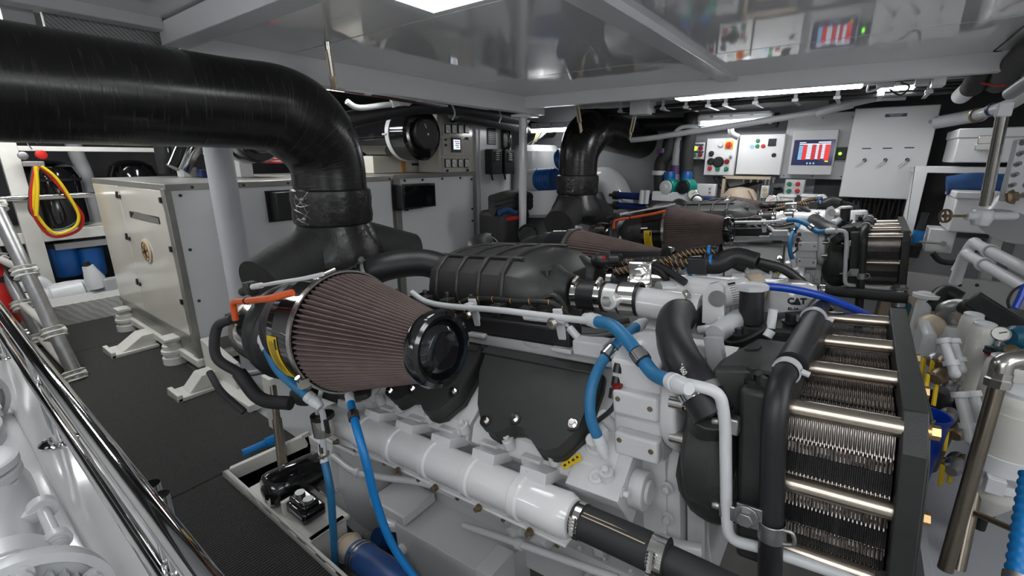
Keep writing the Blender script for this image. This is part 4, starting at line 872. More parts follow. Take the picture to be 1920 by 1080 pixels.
# ================================================================ silencers hung above the generators
def silencer(c, r, L, label):
    t = thing('exhaust_silencer', label, 'silencer', c, 'black silencers'); c = V(c); ax = V((1, 0, 0))
    m = M(); m.lathe(c - ax * L, ax, [(0, r * .7), (.06, r * .8), (.1, r * .82), (L - .28, r * .84), (L - .26, r), (L - .03, r), (L, r * .9), (L, .01)], n=40); m.ob('drum', 'gloss black', t)
    m = M(); m.lathe(c, ax, [(-.01, r * .62), (.05, r * .60), (.06, r * .55), (.06, .01)], n=36, lobes=10, amp=.015); k = m.ob('end_cap', 'black plastic', t)
    m = M(); m.cyl(c + V((.06, 0, 0)), c + V((.066, 0, 0)), .012); m.box(c + V((.062, -.03, .08)), (.004, .012, .05), Matrix.Rotation(.5, 3, 'X')); m.ob('stud', 'pale plastic', k)
    m = M(); m.arc(c - ax * .27, ax, r * 1.0, .06, .008, n=40); m.bar(c - ax * .27 + V((0, 0, r)), V((c.x - .27, c.y, 2.5)), .05, .02); m.cyl(c - ax * .27 + V((0, -r - .01, .0)), c - ax * .33 + V((0, -r - .01, .0)), .01); m.ob('hanging_strap', 'light grey', t)
c = P(795, 252, X=-3.75); silencer(c, .265, .95, 'big black drum silencer hanging above the rear generator enclosure')
c = P(487, 262, X=-4.4); silencer(c, .20, 1.1, 'black drum silencer partly hidden behind the near exhaust duct')
for px, lab in ((305, 'left of two dark vertical pipes behind the near exhaust duct'), (332, 'right of two dark vertical pipes behind the near exhaust duct')):
    a = P(px, 300, X=-5.7); m = M(); m.cyl((a.x, a.y, 1.45), (a.x, a.y, 2.2), .055); m.ob('dark_pipe', 'rubber', None, **T(lab, 'pipe'))
a = P(372, 283, X=-5.2); m = M(); m.tube([(a.x, a.y - .2, 1.5), (a.x, a.y - .05, 1.72), (a.x, a.y + .15, 1.78), (a.x, a.y + .4, 1.78)], .10, n=20); m.ob('chrome_elbow', 'chrome', None, **T('shiny chrome elbow under the near exhaust duct', 'pipe'))
# ================================================================ switchboard and cabinets
X = -3.93
a, b_ = P(823, 300, X=X), P(888, 300, X=X); z1 = P(855, 216, X=X).z
t = thing('switchboard', 'cream switchboard with analogue meters and small lit display', 'switchboard', (X - .3, (a.y + b_.y) / 2, 0))
m = M(); m.bb((X - .35, a.y, 1.445), (X, b_.y + .02, z1)); m.ob('case', 'cream', t, bev=.005)
def sbp(x, y, off=.0): return P(x, y, X=X + off)
m = M()
for x0_, y0_, x1_, y1_ in ((828, 228, 883, 258), (828, 260, 883, 292), (828, 295, 883, 322)):
    p, q = sbp(x0_, y0_), sbp(x1_, y1_); m.bb((X - .002, p.y, q.z), (X + .012, q.y, p.z))
m.ob('panel', 'cream', t, bev=.003)
for row in (242, 306):
    for k in range(4):
        p = sbp(836.5 + k * 12, row); m = M(); m.box((X + .018, p.y, p.z), (.02, .078, .10)); mt_ = m.ob('meter', 'ink', t, bev=.003)
        m = M(); m.box((X + .029, p.y, p.z), (.004, .064, .086)); m.ob('dial', 'gauge face', mt_); m = M(); m.bar((X + .032, p.y + .02, p.z - .03), (X + .032, p.y - .02, p.z + .02), .003, .002); m.ob('needle', 'ink', mt_)
p = sbp(853, 272); m = M(); m.box((X + .02, p.y, p.z), (.02, .155, .165)); dsp = m.ob('display', 'black plastic', t, bev=.004)
m = M(); m.box((X + .031, p.y, p.z + .005), (.004, .11, .11)); m.ob('screen', 'screen white', dsp)
m = M()
for k in range(4): m.box((X + .034, p.y + .01 * (k % 2), p.z + .04 - k * .022), (.002, .08 - .01 * k, .009))
m.ob('readout', 'amber wood', dsp)
m = M()
for x_, y_ in ((835, 262), (835, 272), (876, 260), (876, 319), (838, 320)): q = sbp(x_, y_, .012); m.cyl((X + .01, q.y, q.z), (X + .03, q.y, q.z), .014)
m.ob('knob', 'black plastic', t)
a2, b2 = P(893, 300, X=-3.90), P(958, 300, X=-3.90)
t = thing('tall_cabinet', 'tall grey-white cabinet right of the switchboard with phone and vents', 'cabinet', (-4.2, (a2.y + b2.y) / 2, 0))
m = M(); m.bb((-4.5, a2.y, .02), (-3.90, b2.y, 2.08)); m.ob('case', 'light grey', t, bev=.006)
m = M(); m.bb((-3.92, a2.y + .06, .1), (-3.888, b2.y - .05, 2.03)); dr = m.ob('door', 'paint white', t, bev=.004)
def cbp(x, y, o=0): return P(x, y, X=-3.888 + o)
for x_ in (921, 952):
    m = M(); q = cbp(x_, 256); m.box((-3.884, q.y, q.z), (.012, .17, .20)); g = m.ob('vent_grille', 'ink', dr, bev=.003)
    m = M()
    for k in range(8): m.box((-3.876, q.y, q.z - .08 + k * .022), (.006, .14, .009))
    m.ob('louvre', 'grey paint', g)
q = cbp(942, 262); t = thing('wall_phone', 'black telephone handset on the tall grey cabinet', 'telephone', (-3.86, q.y, q.z - .13)); m = M(); m.box((-3.86, q.y, q.z), (.04, .09, .26)); m.ob('cradle', 'black plastic', t, bev=.01)
m = M(); m.tube([(-3.80, q.y, q.z - .13), (-3.775, q.y, q.z - .06), (-3.775, q.y, q.z + .06), (-3.80, q.y, q.z + .13)], .024, n=12); m.ball((-3.81, q.y, q.z + .12), .035); m.ball((-3.81, q.y, q.z - .12), .035); m.ob('handset', 'gloss black', t)
m = M(); m.tube([(-3.81, q.y, q.z - .14), (-3.83, q.y + .05, q.z - .3), (-3.84, q.y - .2, q.z - .22), (-3.84, q.y - .25, q.z - .28)], .008, n=8); m.ob('cord', 'ink', t)
for k, x_ in enumerate((918, 942)):
    q = cbp(x_, 304); t = thing('charger_unit', ('left' if k == 0 else 'right') + ' one of two black charger units on the tall grey cabinet', 'charger', (-3.82, q.y, q.z - .15), 'black chargers')
    m = M(); m.bb((-3.885, q.y - .105, q.z - .15), (-3.76, q.y + .105, q.z + .16)); m.ob('case', 'black plastic', t, bev=.012)
    m = M(); m.bb((-3.762, q.y - .07, q.z - .0), (-3.752, q.y + .06, q.z + .13)); m.ob('face_panel', 'gloss black', t, bev=.004)
    m = M()
    for j in range(4): m.box((-3.751, q.y - .0, q.z + .03 + .025 * j), (.003, .07 - .012 * (j % 2), .008))
    m.ob('print', 'pale plastic', t)
    m = M(); m.tube([(-3.82, q.y - .05, q.z - .15), (-3.82, q.y - .03, q.z - .21), (-3.86, q.y + .03, q.z - .22)], .012, n=8); m.ob('cord', 'ink', t)
# cream panels glimpsed under the big silencer
a, b_ = P(756, 310, X=-4.3), P(815, 310, X=-4.3)
t = thing('cream_cabinet', 'cream cabinet with amber edges under the drum silencer', 'cabinet', (-4.5, a.y, 1.45)); m = M(); m.bb((-4.8, P(700, 310, X=-4.3).y, 1.445), (-4.3, b_.y + .1, 1.63)); m.ob('case', 'cream', t, bev=.004)
m = M()
for y_ in (a.y - .03, b_.y): m.bb((-4.302, y_, 1.45), (-4.28, y_ + .05, 1.63))
m.ob('amber_edge', 'amber wood', t)
m = M(); q = P(786, 308, X=-4.29); m.box((-4.296, q.y, q.z), (.01, .22, .03)); m.ob('slot', 'ink', t)
a = P(520, 297, X=-4.6); m = M(); m.box((a.x, a.y, a.z), (.02, .32, .09)); sg = m.ob('warning_sign', 'red', None, **T('red and white warning sign strip left of the near exhaust bend', 'sign'))
m = M()
for k in range(3): m.box((a.x + .012, a.y + .02 * (k % 2), a.z + .025 - .025 * k), (.003, .24 - .05 * k, .008))
m.ob('print', 'pale plastic', sg)
# black gear bag on the floor by the cabinet
c = P(950, 425, X=-3.3); t = thing('gear_bag', 'folded black bag with red and blue trim beside the slim white pillar', 'bag', (c.x, c.y, .75))
m = M(); m.bb((c.x - .2, c.y - .30, .55), (c.x + .2, c.y + .22, 1.03)); m.ob('body', 'rubber soft', t, bev=.06, seg=4)
m = M()
for k in range(3): m.tube([(c.x + .05, c.y - .34, 1.05 + .05 * k), (c.x + .10, c.y - .1, 1.08 + .055 * k), (c.x + .08, c.y + .2, 1.07 + .055 * k), (c.x + .02, c.y + .42, 1.04 + .05 * k)], .065, n=14)
m.ob('folded_cover', 'lagging cloth', t)
m = M(); m.bb((c.x + .18, c.y - .26, .93), (c.x + .212, c.y - .02, .97)); m.ob('red_label', 'red', t, bev=.004)
m = M(); m.tube([(c.x + .14, c.y - .33, 1.02), (c.x + .17, c.y - .22, 1.05), (c.x + .2, c.y - .1, 1.0)], .03); m.ob('blue_strap', 'blue cloth', t)
m = M(); m.bb((c.x - .25, c.y - .35, 0), (c.x + .25, c.y + .45, .55)); m.ob('locker', 'wall grey', None, bev=.01, **T('low grey locker under the black bag', 'locker'))
# white air handler with blue hoses behind the pillar
c = P(1010, 335, Y=5.55); t = thing('air_handler', 'white cylindrical air unit with ribbed blue hoses behind the white pillar', 'air unit', (c.x, 5.55, .9))
m = M(); m.lathe((c.x - .10, 5.60, .8), (0, 0, 1), [(0, .30), (.05, .36), (.9, .36), (.98, .30), (1.0, .02)], n=36); m.ob('drum', 'gloss white', t)
p, q = P(995, 338, Y=4.95), P(1050, 335, Y=4.9)
m = M(); m.cyl(p, p + (q - p) * .3, .14, n=28); m.ob('stub_pipe', 'gloss white', t)
m = M(); d = (q - p).normalized(); m.lathe(p + (q - p) * .28, d, [(k * .022, .125 + .012 * (k % 2)) for k in range(13)], n=28); m.ob('ribbed_hose', 'blue plastic', t)
p2 = P(1048, 300, Y=5.0); m = M(); m.lathe(p2, (1, 0, .2), [(k * .03, .12 + .012 * (k % 2)) for k in range(9)], n=28); m.ob('ribbed_hose', 'blue plastic', t)
m = M(); m.tube([P(1112, 338, Y=5.7), P(1142, 340, Y=5.7), P(1160, 368, Y=5.7), P(1170, 430, Y=5.7)], .17, n=28); m.ob('air_duct', 'gloss white', None, **T('curved white trunking right of the far exhaust duct', 'duct'))
# ================================================================ near left: handrail, ladder, pumps
t = thing('handrail', 'polished stainless handrail along the white plinth at lower left', 'handrail', (-2.6, .2, .40))
m = M(); m.cyl((-6.2, .205, .92), (.9, .165, .92), .0225, n=28); m.ob('top_rail', 'chrome', t)
m = M(); m.cyl((-6.2, .205, .70), (.9, .165, .70), .0165, n=24); m.ob('lower_rail', 'chrome', t)
for x in (-4.14, -2.64, -1.1, .45):
    m = M(); m.cyl((x - .028, .205, .40), (x - .028, .20, .92), .017, n=18); m.cyl((x + .028, .205, .40), (x + .028, .20, .92), .017, n=18); po = m.ob('post', 'chrome', t)
    m = M(); m.lathe((x, .205, .40), (0, 0, 1), [(0, .068), (.008, .066), (.012, .05), (.012, .01)], n=32); m.ob('base_flange', 'chrome', po)
    m = M()
    for k in range(4): m.cyl((x + .057 * math.cos(.7 + 1.57 * k), .205 + .057 * math.sin(.7 + 1.57 * k), .408), (x + .057 * math.cos(.7 + 1.57 * k), .205 + .057 * math.sin(.7 + 1.57 * k), .412), .006, n=10)
    m.ob('screw', 'dull steel', po)
f1 = P(146, 712, Z=.0); d1 = (FPX * (f1 - EYE).length) / FPX
t = thing('ladder', 'steel ladder with white clamped treads leaning at the left edge', 'ladder', f1)
dep1 = (f1 - EYE).dot(FW); tp1 = D(-75, 250, dep1 * .97); f2 = P(80, 640, Z=.05); tp2 = D(-110, 290, (f2 - EYE).dot(FW) * .98)
for a, b_ in ((f1, tp1), (f2, tp2)):
    m = M(); m.cyl(a, b_, .045, n=24); m.ob('stile', 'dull steel', t)
for (x, y, k) in ((38, 452, .72), (66, 540, .45), (92, 630, .20), (150, 700, .02)):
    a = f1.lerp(tp1, k); c = f2.lerp(tp2, k); m = M(); m.tube([c + V((0, -.05, 0)), c, a, a + V((.0, .06, 0))], .028, n=12, sm=2)
    for q in (a, c): m.lathe(q - V((0, 0, .06)), tp1 - f1, [(0, .045), (.015, .075), (.035, .06), (.05, .08), (.07, .062), (.085, .078), (.1, .05)], n=20)
    m.ob('tread_clamp', 'old white', t)
# pumps on the left platform
def pump(cx, label):
    t = thing('pump', label, 'pump', (cx, -.03, .0), 'white pumps'); B_ = V((cx, -.045, .40))
    m = M(); m.bb((cx - .75, -.30, .0), (cx + .42, .08, .22)); m.ob('bed_plate', 'old white', t, bev=.01)
    m = M(); m.lathe(B_ + V((-.74, 0, .08)), (1, 0, .0), [(0, .07), (.03, .11), (.12, .13), (.36, .125), (.46, .09), (.60, .085), (.62, .115), (.70, .115)], n=36); m.tube([B_ + V((-.52, 0, .12)), B_ + V((-.52, 0, .20)), B_ + V((-.52, 0, .22))], .075, n=24, sm=2); m.box(B_ + V((-.30, .06, .12)), (.05, .10, .04)); m.box(B_ + V((-.12, .06, .10)), (.05, .10, .04))
    for a, b2 in ((V((-.10, .115, .12)), V((-.30, .115, .13))), (V((-.05, -.10, .2)), V((-.2, -.12, .18)))): m.cyl(B_ + a, B_ + b2, .016); m.lathe(B_ + a, a - b2, [(-.02, .032), (.012, .034), (.014, .02), (.03, .02)], n=20); m.hexb(B_ + a * 1.0 + (a - b2).normalized() * .012, a - b2, .017, .026); m.lathe(B_ + b2, a - b2, [(-.02, .035), (.02, .038)], n=20)
    m.ob('casing', 'pvc white', t, bev=.003)
    m = M()
    for k in range(2):
        m.lathe(B_ + V((-.52, 0, .18 + .042 * k)), (0, 0, 1), [(0, .105), (.006, .115), (.03, .115), (.036, .10)], n=36)
        m.lathe(B_ + V((-.95, 0, .14 + .042 * k)), (.2, 0, 1), [(0, .105), (.006, .115), (.03, .115), (.036, .10)], n=36)
    for k in range(4): m.hexb(B_ + V((-.52 + .10 * math.cos(.8 + k * 1.57), .10 * math.sin(.8 + k * 1.57), .18)), (0, 0, -1), .016, .03)
    m.ob('pipe_flange', 'pvc white', t)
    m = M(); m.lathe(B_ + V((-.02, 0, .10)), (1, 0, 0), [(0, .10), (.03, .12), (.10, .12), (.12, .15), (.14, .18), (.165, .185), (.19, .185), (.195, .165), (.17, .155), (.165, .11), (.36, .11), (.4, .08)], n=44)
    for k in range(26):
        a = 2 * math.pi * k / 26; d = V((0, math.cos(a), math.sin(a))); m.bar(B_ + V((.15, 0, .10)) + d * .12, B_ + V((.36, 0, .10)) + d * .12, .006, .035, up=d)
    for k in range(6):
        a = 2 * math.pi * k / 6 + .3; d = V((0, math.cos(a), math.sin(a))); m.bar(B_ + V((.16, 0, .10)) + d * .10, B_ + V((.168, 0, .10)) + d * .165, .018, .02, up=(1, 0, 0)); m.hexb(B_ + V((.17, 0, .10)) + d * .15, (1, 0, 0), .016, .02)
    mo = m.ob('motor', 'pvc white', t)
    m = M(); m.arc(B_ + V((.05, 0, .10)), (1, 0, 0), .1205, .06, .001, 40, 100, n=10, up=(0, 1, 0)); m.ob('rating_plate', 'dull steel', mo)
pump(-1.62, 'white pump and finned motor nearest the camera, at the bottom left corner')
pump(-3.35, 'white pump with rusty flange ring, second along the left edge')
m = M(); m.bb((-6.3, -1.0, -.01), (.6, .02, .006)); m.ob('pump_bed', 'wall grey', None, **T('grey drip tray under the white pumps on the left', 'tray'))
# starter motor on its bracket by the kerb
t = thing('pump_motor', 'glossy black cylindrical motor on a white bracket beside the walkway kerb', 'motor', (-2.05, .98, -.15))
a, b_ = P(497, 918, Y=.93), P(560, 893, Y=1.0); a, b_ = D(497, 925, 2.14), D(560, 895, 2.25); ax = (b_ - a).normalized()
m = M(); m.lathe(a - ax * .0, ax, [(0, .065), (.012, .082), (.03, .088), (.25, .088), (.27, .075)], n=36); m.lathe(a - ax * .01, ax, [(0, .03), (.02, .05)], n=20); m.ob('barrel', 'gloss black', t)
c = D(572, 950, 2.08); m = M(); m.box(c, (.17, .11, .06)); m.box(c + V((0, 0, .035)), (.13, .08, .03)); m.box(a + ax * .16 + V((0, 0, -.085)), (.20, .08, .05)); m.ob('terminal_base', 'gloss black', t, bev=.012)
m = M()
for k in range(2): m.cyl(c + V((-.03 + .07 * k, 0, .05)), c + V((-.03 + .07 * k, 0, .065)), .022, n=16)
m.ob('terminal', 'dull steel', t)
zb = c.z - .045; m = M(); m.bb((c.x - .40, .745, zb - .02), (c.x + .16, c.y + .12, zb)); m.bb((c.x - .08, .75, zb), (c.x - .06, .80, zb + .08)); m.bb((c.x + .13, .75, zb - .2), (c.x + .16, c.y + .1, zb)); m.ob('motor_shelf', 'old white', None, bev=.004, **T('white angle bracket shelf carrying the black motor', 'shelf'))
# big blue hose and valve under it
a, b_, c = D(672, 1040, 1.95), D(735, 1085, 1.75), D(800, 1140, 1.6)
t = thing('suction_hose', 'thick dark blue hose with steel clips at the bottom edge below the engine', 'hose', b_)
m = M(); m.tube([a, b_, c], .062, n=26); m.ob('hose', 'dark blue hose', t); d = (b_ - a).normalized()
m = M(); m.cyl(a - d * .10, a + d * .02, .056, n=26); m.lathe(a - d * .11, d, [(0, .058), (.02, .064), (.03, .05)], n=26); m.ob('pipe_stub', 'tan', t)
m = M(); m.arc(a + d * .03, d, .0625, .014, .003, n=28); m.arc(a + d * .055, d, .0625, .014, .003, n=28); m.ob('hose_clip', 'steel', t)
a, b_ = D(705, 1010, 2.3), D(790, 1010, 2.5); m = M(); m.tube([a, (a + b_) / 2, b_], .05); m.ob('bilge_hose', 'dark blue hose', None, **T('dark blue hose crossing in the bilge under the sump', 'hose'))
a, b_ = D(455, 850, 2.5), D(505, 828, 2.6); m = M(); m.cyl(a, b_, .02); m.lathe(b_, b_ - a, [(-.02, .028), (.05, .03), (.06, .02)]); m.ob('blue_fitting', 'bright blue hose', None, **T('short blue hose fitting inside the kerb corner behind the black motor', 'hose'))
a, b_ = D(512, 725, 2.62), D(530, 870, 2.35); m = M(); m.cyl(a, b_, .018); m.cyl(a.lerp(b_, .45), b_, .024); m.ob('gas_strut', 'brown pipe', None, **T('bronze coloured strut running down beside the turbocharger', 'strut'))
a = D(505, 760, 2.75); m = M(); m.bb((a.x - .05, a.y, -.5), (a.x + .05, a.y + .03, .35)); m.ob('support_post', 'old white', None, bev=.004, **T('white upright plate behind the bronze strut', 'post'))
# ================================================================ back wall equipment
YB = 5.6
def pb(x0, y0, x1, y1, Y): 
    a, b_ = P(x0, (y0 + y1) / 2, Y=Y), P(x1, (y0 + y1) / 2, Y=Y); u, d = P((x0 + x1) / 2, y0, Y=Y), P((x0 + x1) / 2, y1, Y=Y); return a.x, b_.x, d.z, u.z
def ctl(name, label, cat, x0, y0, x1, y1, Y=YB, dep=.18, mt='paint white', group=None):
    a, b_, z0, z1 = pb(x0, y0, x1, y1, Y); t = thing(name, label, cat, ((a + b_) / 2, Y, z0), group)
    m = M(); m.bb((a, Y + .012, z0), (b_, Y + dep, z1)); m.ob('case', mt, t, bev=.006)
    if Y + dep < 5.9: m = M(); m.bb((a + (b_ - a) * .2, Y + dep, z0 + (z1 - z0) * .25), (b_ - (b_ - a) * .2, 5.89, z1 - (z1 - z0) * .25)); m.ob('mounting_block', 'grey paint', t)
    m = M(); m.bb((a + .004, Y, z0 + .004), (b_ - .004, Y + .014, z1 - .004)); dr = m.ob('door', mt, t, bev=.004)
    return t, dr
def knob(par, name, px, py, mt, r=.02, h=.02, Y=YB, label=None):
    p = P(px, py, Y=Y); m = M(); m.lathe(p, (0, -1, 0), [(0, r * 1.25), (h * .3, r * 1.25), (h * .32, r), (h, r * .9), (h, .001)], n=18); k = m.ob(name, mt, par); 
    if label: k['label'] = label
    return k
# main switch panel
t, dr = ctl('switch_panel', 'large white switch panel with three rotary handles on the back wall', 'switch panel', 1588, 200, 1744, 373)
p = P(1680, 216, Y=YB - .001); m = M(); m.box(p, (.155, .003, .028)); lb = m.ob('name_plate', 'label navy', dr)
m = M()
for k in range(2): m.box(p + V((0, -.002, .006 - .012 * k)), (.10 - .02 * k, .002, .004))
m.ob('lettering', 'pale plastic', lb)
for k, (x, y) in enumerate(((1625, 278.5), (1664, 278), (1705, 277))):
    p = P(x, y, Y=YB - .001); m = M(); m.box(p, (.068, .003, .010)); m.ob('name_plate', 'label navy', dr)
    p = P(x - 4, 300 - k * .2, Y=YB); m = M(); m.lathe(p, (0, -1, 0), [(0, .016), (.02, .015), (.03, .012)], n=18); hd = m.ob('rotary_switch', 'ink', dr); m = M(); m.bar(p + V((.005, -.03, .004)), p + V((-.06, -.034, -.062)), .007, .007, up=(0, 1, 0)); m.ob('handle', 'dull steel', hd)
for x, y in ((1745, 228), (1719, 338)): knob(dr, 'lock', x, y, 'dull steel', .013, .008)
m = M(); a, b_, z0, z1 = pb(1580, 375, 1720, 440, 5.78)
for x in (a + .06, b_ - .1): m.bb((x, 5.74, .6), (x + .07, 5.79, 1.4))
m.ob('stand_legs', 'grey paint', t, bev=.004)
m = M(); m.bb((a - .3, 5.89, .9), (b_ + .6, 5.92, 2.2)); m.ob('backing_board', 'wall dark', None, **T('dark backing board behind the large white switch panel', 'board'))
for k in range(14):
    x = a + .05 + (b_ - a - .1) * k / 13; m = M(); m.lathe((x, 5.70, 1.235), (0, 0, -1), [(0, .017), (.03, .017), (.035, .012), (.06, .012)], n=12); m.tube([(x, 5.70, 1.18), (x + .01 * (k % 3 - 1), 5.71, 1.02), (x + .03 * ((k * 7) % 5 - 2), 5.74, .85)], .011, n=8); m.ob('gland_cable', 'ink', None, **T('black cable in a gland under the large white switch panel', 'cable', 'gland cables under the switch panel'))
# alarm monitor on its grey board
a, b_, z0, z1 = pb(1470, 212, 1602, 336, 5.80); t = thing('mounting_board', 'light grey board behind the alarm monitor', 'board', ((a + b_) / 2, 5.8, z0)); m = M(); m.bb((a, 5.80, z0), (b_, 5.82, z1)); m.ob('sheet', 'light grey', t, bev=.003)
m = M()
for x in (a + .04, (a + b_) / 2, b_ - .06):
    for z in (z0 + .03, z1 - .05): m.ball((x, 5.797, z), .008)
m.ob('screw', 'dull steel', t)
Y = 5.66
a, b_, z0, z1 = pb(1482, 243, 1566, 328, Y); t = thing('alarm_monitor', 'monitor showing a red and white alarm table on the back wall', 'monitor', ((a + b_) / 2, Y, z0)); m = M(); m.bb((a, Y, z0), (b_, Y + .14, z1)); m.ob('bezel', 'pale plastic', t, bev=.008)
sa, sb, s0, s1 = pb(1484, 262, 1566, 310, Y - .003); sa += .012; sb -= .012; m = M(); m.bb((sa, Y - .004, s0), (sb, Y + .002, s1)); sc = m.ob('screen', 'screen dark', t)
w, h = sb - sa, s1 - s0
def cell(x0, x1, y0, y1, mt, nm='table_cell', n=1):
    m = M()
    for k in range(n): q = (y1 - y0) / n; m.bb((sa + w * x0, Y - .0055, s0 + h * (y0 + q * k + (q * .12 if n > 1 else 0))), (sa + w * x1, Y - .004, s0 + h * (y0 + q * (k + 1) - (q * .12 if n > 1 else 0))))
    m.ob(nm, mt, sc)
cell(.14, .24, .22, .78, 'screen blue', n=12); cell(.245, .34, .22, .80, 'screen red'); cell(.345, .46, .24, .86, 'screen white', n=12); cell(.465, .56, .22, .80, 'screen red', n=9); cell(.565, .63, .24, .82, 'screen white', n=10); cell(.635, .70, .22, .84, 'screen red', n=14); cell(.705, .78, .26, .86, 'screen white', n=11); cell(.785, .90, .20, .80, 'screen red'); cell(.14, .9, .81, .85, 'screen white'); cell(.14, .3, .88, .91, 'screen white', 'heading'); cell(.6, .9, .88, .92, 'screen white', 'heading'); cell(.82, .9, .14, .18, 'led yellow', 'button')
for k in range(3): cell(.38 + .08 * k, .42 + .08 * k, .05, .11, 'screen blue', 'button')
Y = YB
p = P(1578, 288, Y=5.78); t = thing('indicator_module', 'dark module with lit green lamp between monitor and switch panel', 'module', p); m = M(); m.box(p + V((0, .0, 0)), (.09, .06, .12)); m.ob('case', 'ink', t, bev=.004)
p = P(1575, 288, Y=5.745); m = M(); m.ball(p, .014); m.ob('green_lamp', 'led green', t)
# control boxes
t, dr = ctl('control_box', 'white control box with red and yellow emergency switch', 'control box', 1322, 259, 1379, 329, Y=5.7, dep=.2, group='control boxes'); Y = 5.7
def kb(n, x, y, mt, r, h=.02): return knob(dr, n, x, y, mt, r, h, 5.7)
p = P(1367, 272, Y=5.699); m = M(); m.box(p, (.085, .012, .085)); es = m.ob('switch_plate', 'yellow', dr, bev=.003); m = M(); m.lathe(p, (0, -1, 0), [(.005, .033), (.02, .033), (.022, .01)], n=24); m.bar(p + V((0, -.03, -.028)), p + V((0, -.03, .028)), .014, .016, up=(1, 0, 0)); m.ob('rotary_switch', 'red', es)
for x, y, mt, r in ((1352, 271, 'pale plastic', .025), (1334, 288, 'ink', .024), (1347, 304, 'ink', .048), (1333, 303, 'ink', .032), (1363, 303, 'dark red', .022), (1331, 316, 'red', .02), (1346, 317, 'green', .02), (1362, 317, 'green', .02), (1370, 294, 'dull steel', .014)):
    if r < .045 and mt not in ('dull steel', ): p = P(x, y - 1, Y=5.699); m = M(); m.box(p, (.052, .006, .07)); m.ob('label_plate', 'pale plastic' if mt != 'ink' else 'gauge face', dr)
    kb('push_button' if r < .045 else 'hour_meter', x, y, mt, r, .03)
t, dr = ctl('control_box', 'plain white control box with four small coloured lamps', 'control box', 1383, 252, 1468, 328, Y=5.7, dep=.22, group='control boxes')
for x, y, mt in ((1421, 264, 'green'), (1410, 275, 'screen blue'), (1420, 274, 'green'), (1431, 274, 'red')): kb('lamp', x, y, mt, .017)
p = P(1448, 267, Y=5.699); m = M(); m.box(p, (.075, .02, .075)); m.ob('meter', 'ink', dr, bev=.003); kb('lock', 1451, 291, 'ink', .018, .012)
m = M()
for k in range(5): p = P(1395 + 14 * k, 331, Y=5.8); m.lathe(p, (0, 0, -1), [(0, .02), (.03, .02), (.03, .012), (.07, .012)], n=12)
m.ob('cable_gland', 'grey paint', t)
t, dr = ctl('indicator_box', 'small grey box with four round push buttons left of the control boxes', 'control box', 1297, 267, 1320, 299, Y=5.7, dep=.1, mt='light grey', group='control boxes')
for y in (272, 285): p = P(1309, y, Y=5.698); m = M(); m.box(p, (.12, .004, .02)); m.ob('name_plate', 'label navy', dr)
for x, y, mt in ((1303, 278, 'led yellow'), (1314, 278, 'dark red'), (1302, 290, 'green'), (1313, 290, 'dark red')): kb('push_button', x, y, mt, .021, .03)
t, dr = ctl('starter_box', 'small light box with two green and two red buttons under the monitor', 'control box', 1470, 337, 1508, 367, Y=5.62, dep=.1, mt='light grey', group='control boxes')
for x, y, mt in ((1480, 345, 'green'), (1496, 345, 'red'), (1479, 358, 'green'), (1495, 358, 'red')): knob(dr, 'push_button', x, y, mt, .018, .02, 5.62)
t, dr = ctl('junction_box', 'small white box with a printed label below the control boxes', 'box', 1304, 345, 1341, 370, Y=5.6, dep=.1)
p = P(1331, 357, Y=5.598); m = M(); m.box(p, (.035, .004, .10)); m.ob('label_plate', 'pale plastic', dr); knob(dr, 'push_button', 1331, 354, 'green', .01, .01, 5.6); knob(dr, 'push_button', 1331, 361, 'red', .01, .01, 5.6)
t, dr = ctl('power_socket', 'white twin wall socket below the plain control box', 'socket', 1426, 348, 1441, 372, Y=5.6, dep=.06, mt='pvc white')
for y in (355, 365): knob(dr, 'outlet', 1434, y, 'tan', .022, .004, 5.6)
t, dr = ctl('outlet_box', 'dark plum outlet box beside the white wall socket', 'socket', 1449, 350, 1464, 374, Y=5.6, dep=.06, mt='dark glass')
# grey conduits below the boxes
for k in range(4):
    p = P(1443 - 6 * k, 333, Y=5.85); m = M(); m.tube([p, p + V((0, 0, -.15)), p + V((.02, 0, -.6))], .014, n=8); m.ob('conduit', 'grey paint', None, **T('grey conduit running down from the plain control box', 'conduit', 'conduits below the control boxes'))
for k in range(3):
    a, b_ = P(1338 + 9 * k, 331, Y=5.8), P(1400 + 6 * k, 340, Y=5.8); m = M(); m.tube([a, a.lerp(b_, .3) + V((0, 0, -.12)), a.lerp(b_, .7) + V((0, 0, -.08)), b_ + V((.1, 0, .0))], .012, n=8); m.ob('cable', 'ink', None, **T('black cable looping under the control box with the emergency switch', 'cable', 'cable loops under the control box'))
c = P(1387, 372, Y=5.5); t = thing('expansion_vessel', 'tan rounded vessel on a bracket behind the far engine', 'vessel', (c.x, 5.5, c.z - .15)); m = M(); m.lathe((c.x, 5.5, c.z - .14), (0, 0, 1), [(0, .08), (.03, .15), (.10, .175), (.18, .165), (.24, .12), (.26, .03)], n=32); m.ob('tank', 'tan', t)
m = M(); m.tube([(c.x + .1, 5.4, c.z + .1), (c.x + .17, 5.38, c.z), (c.x + .19, 5.38, c.z - .2)], .016, n=8); m.bb((c.x - .22, 5.6, c.z - .2), (c.x - .19, 5.66, c.z + .22)); m.bb((c.x - .22, 5.6, c.z + .2), (c.x + .25, 5.66, c.z + .23)); m.ob('bracket', 'tan', t)
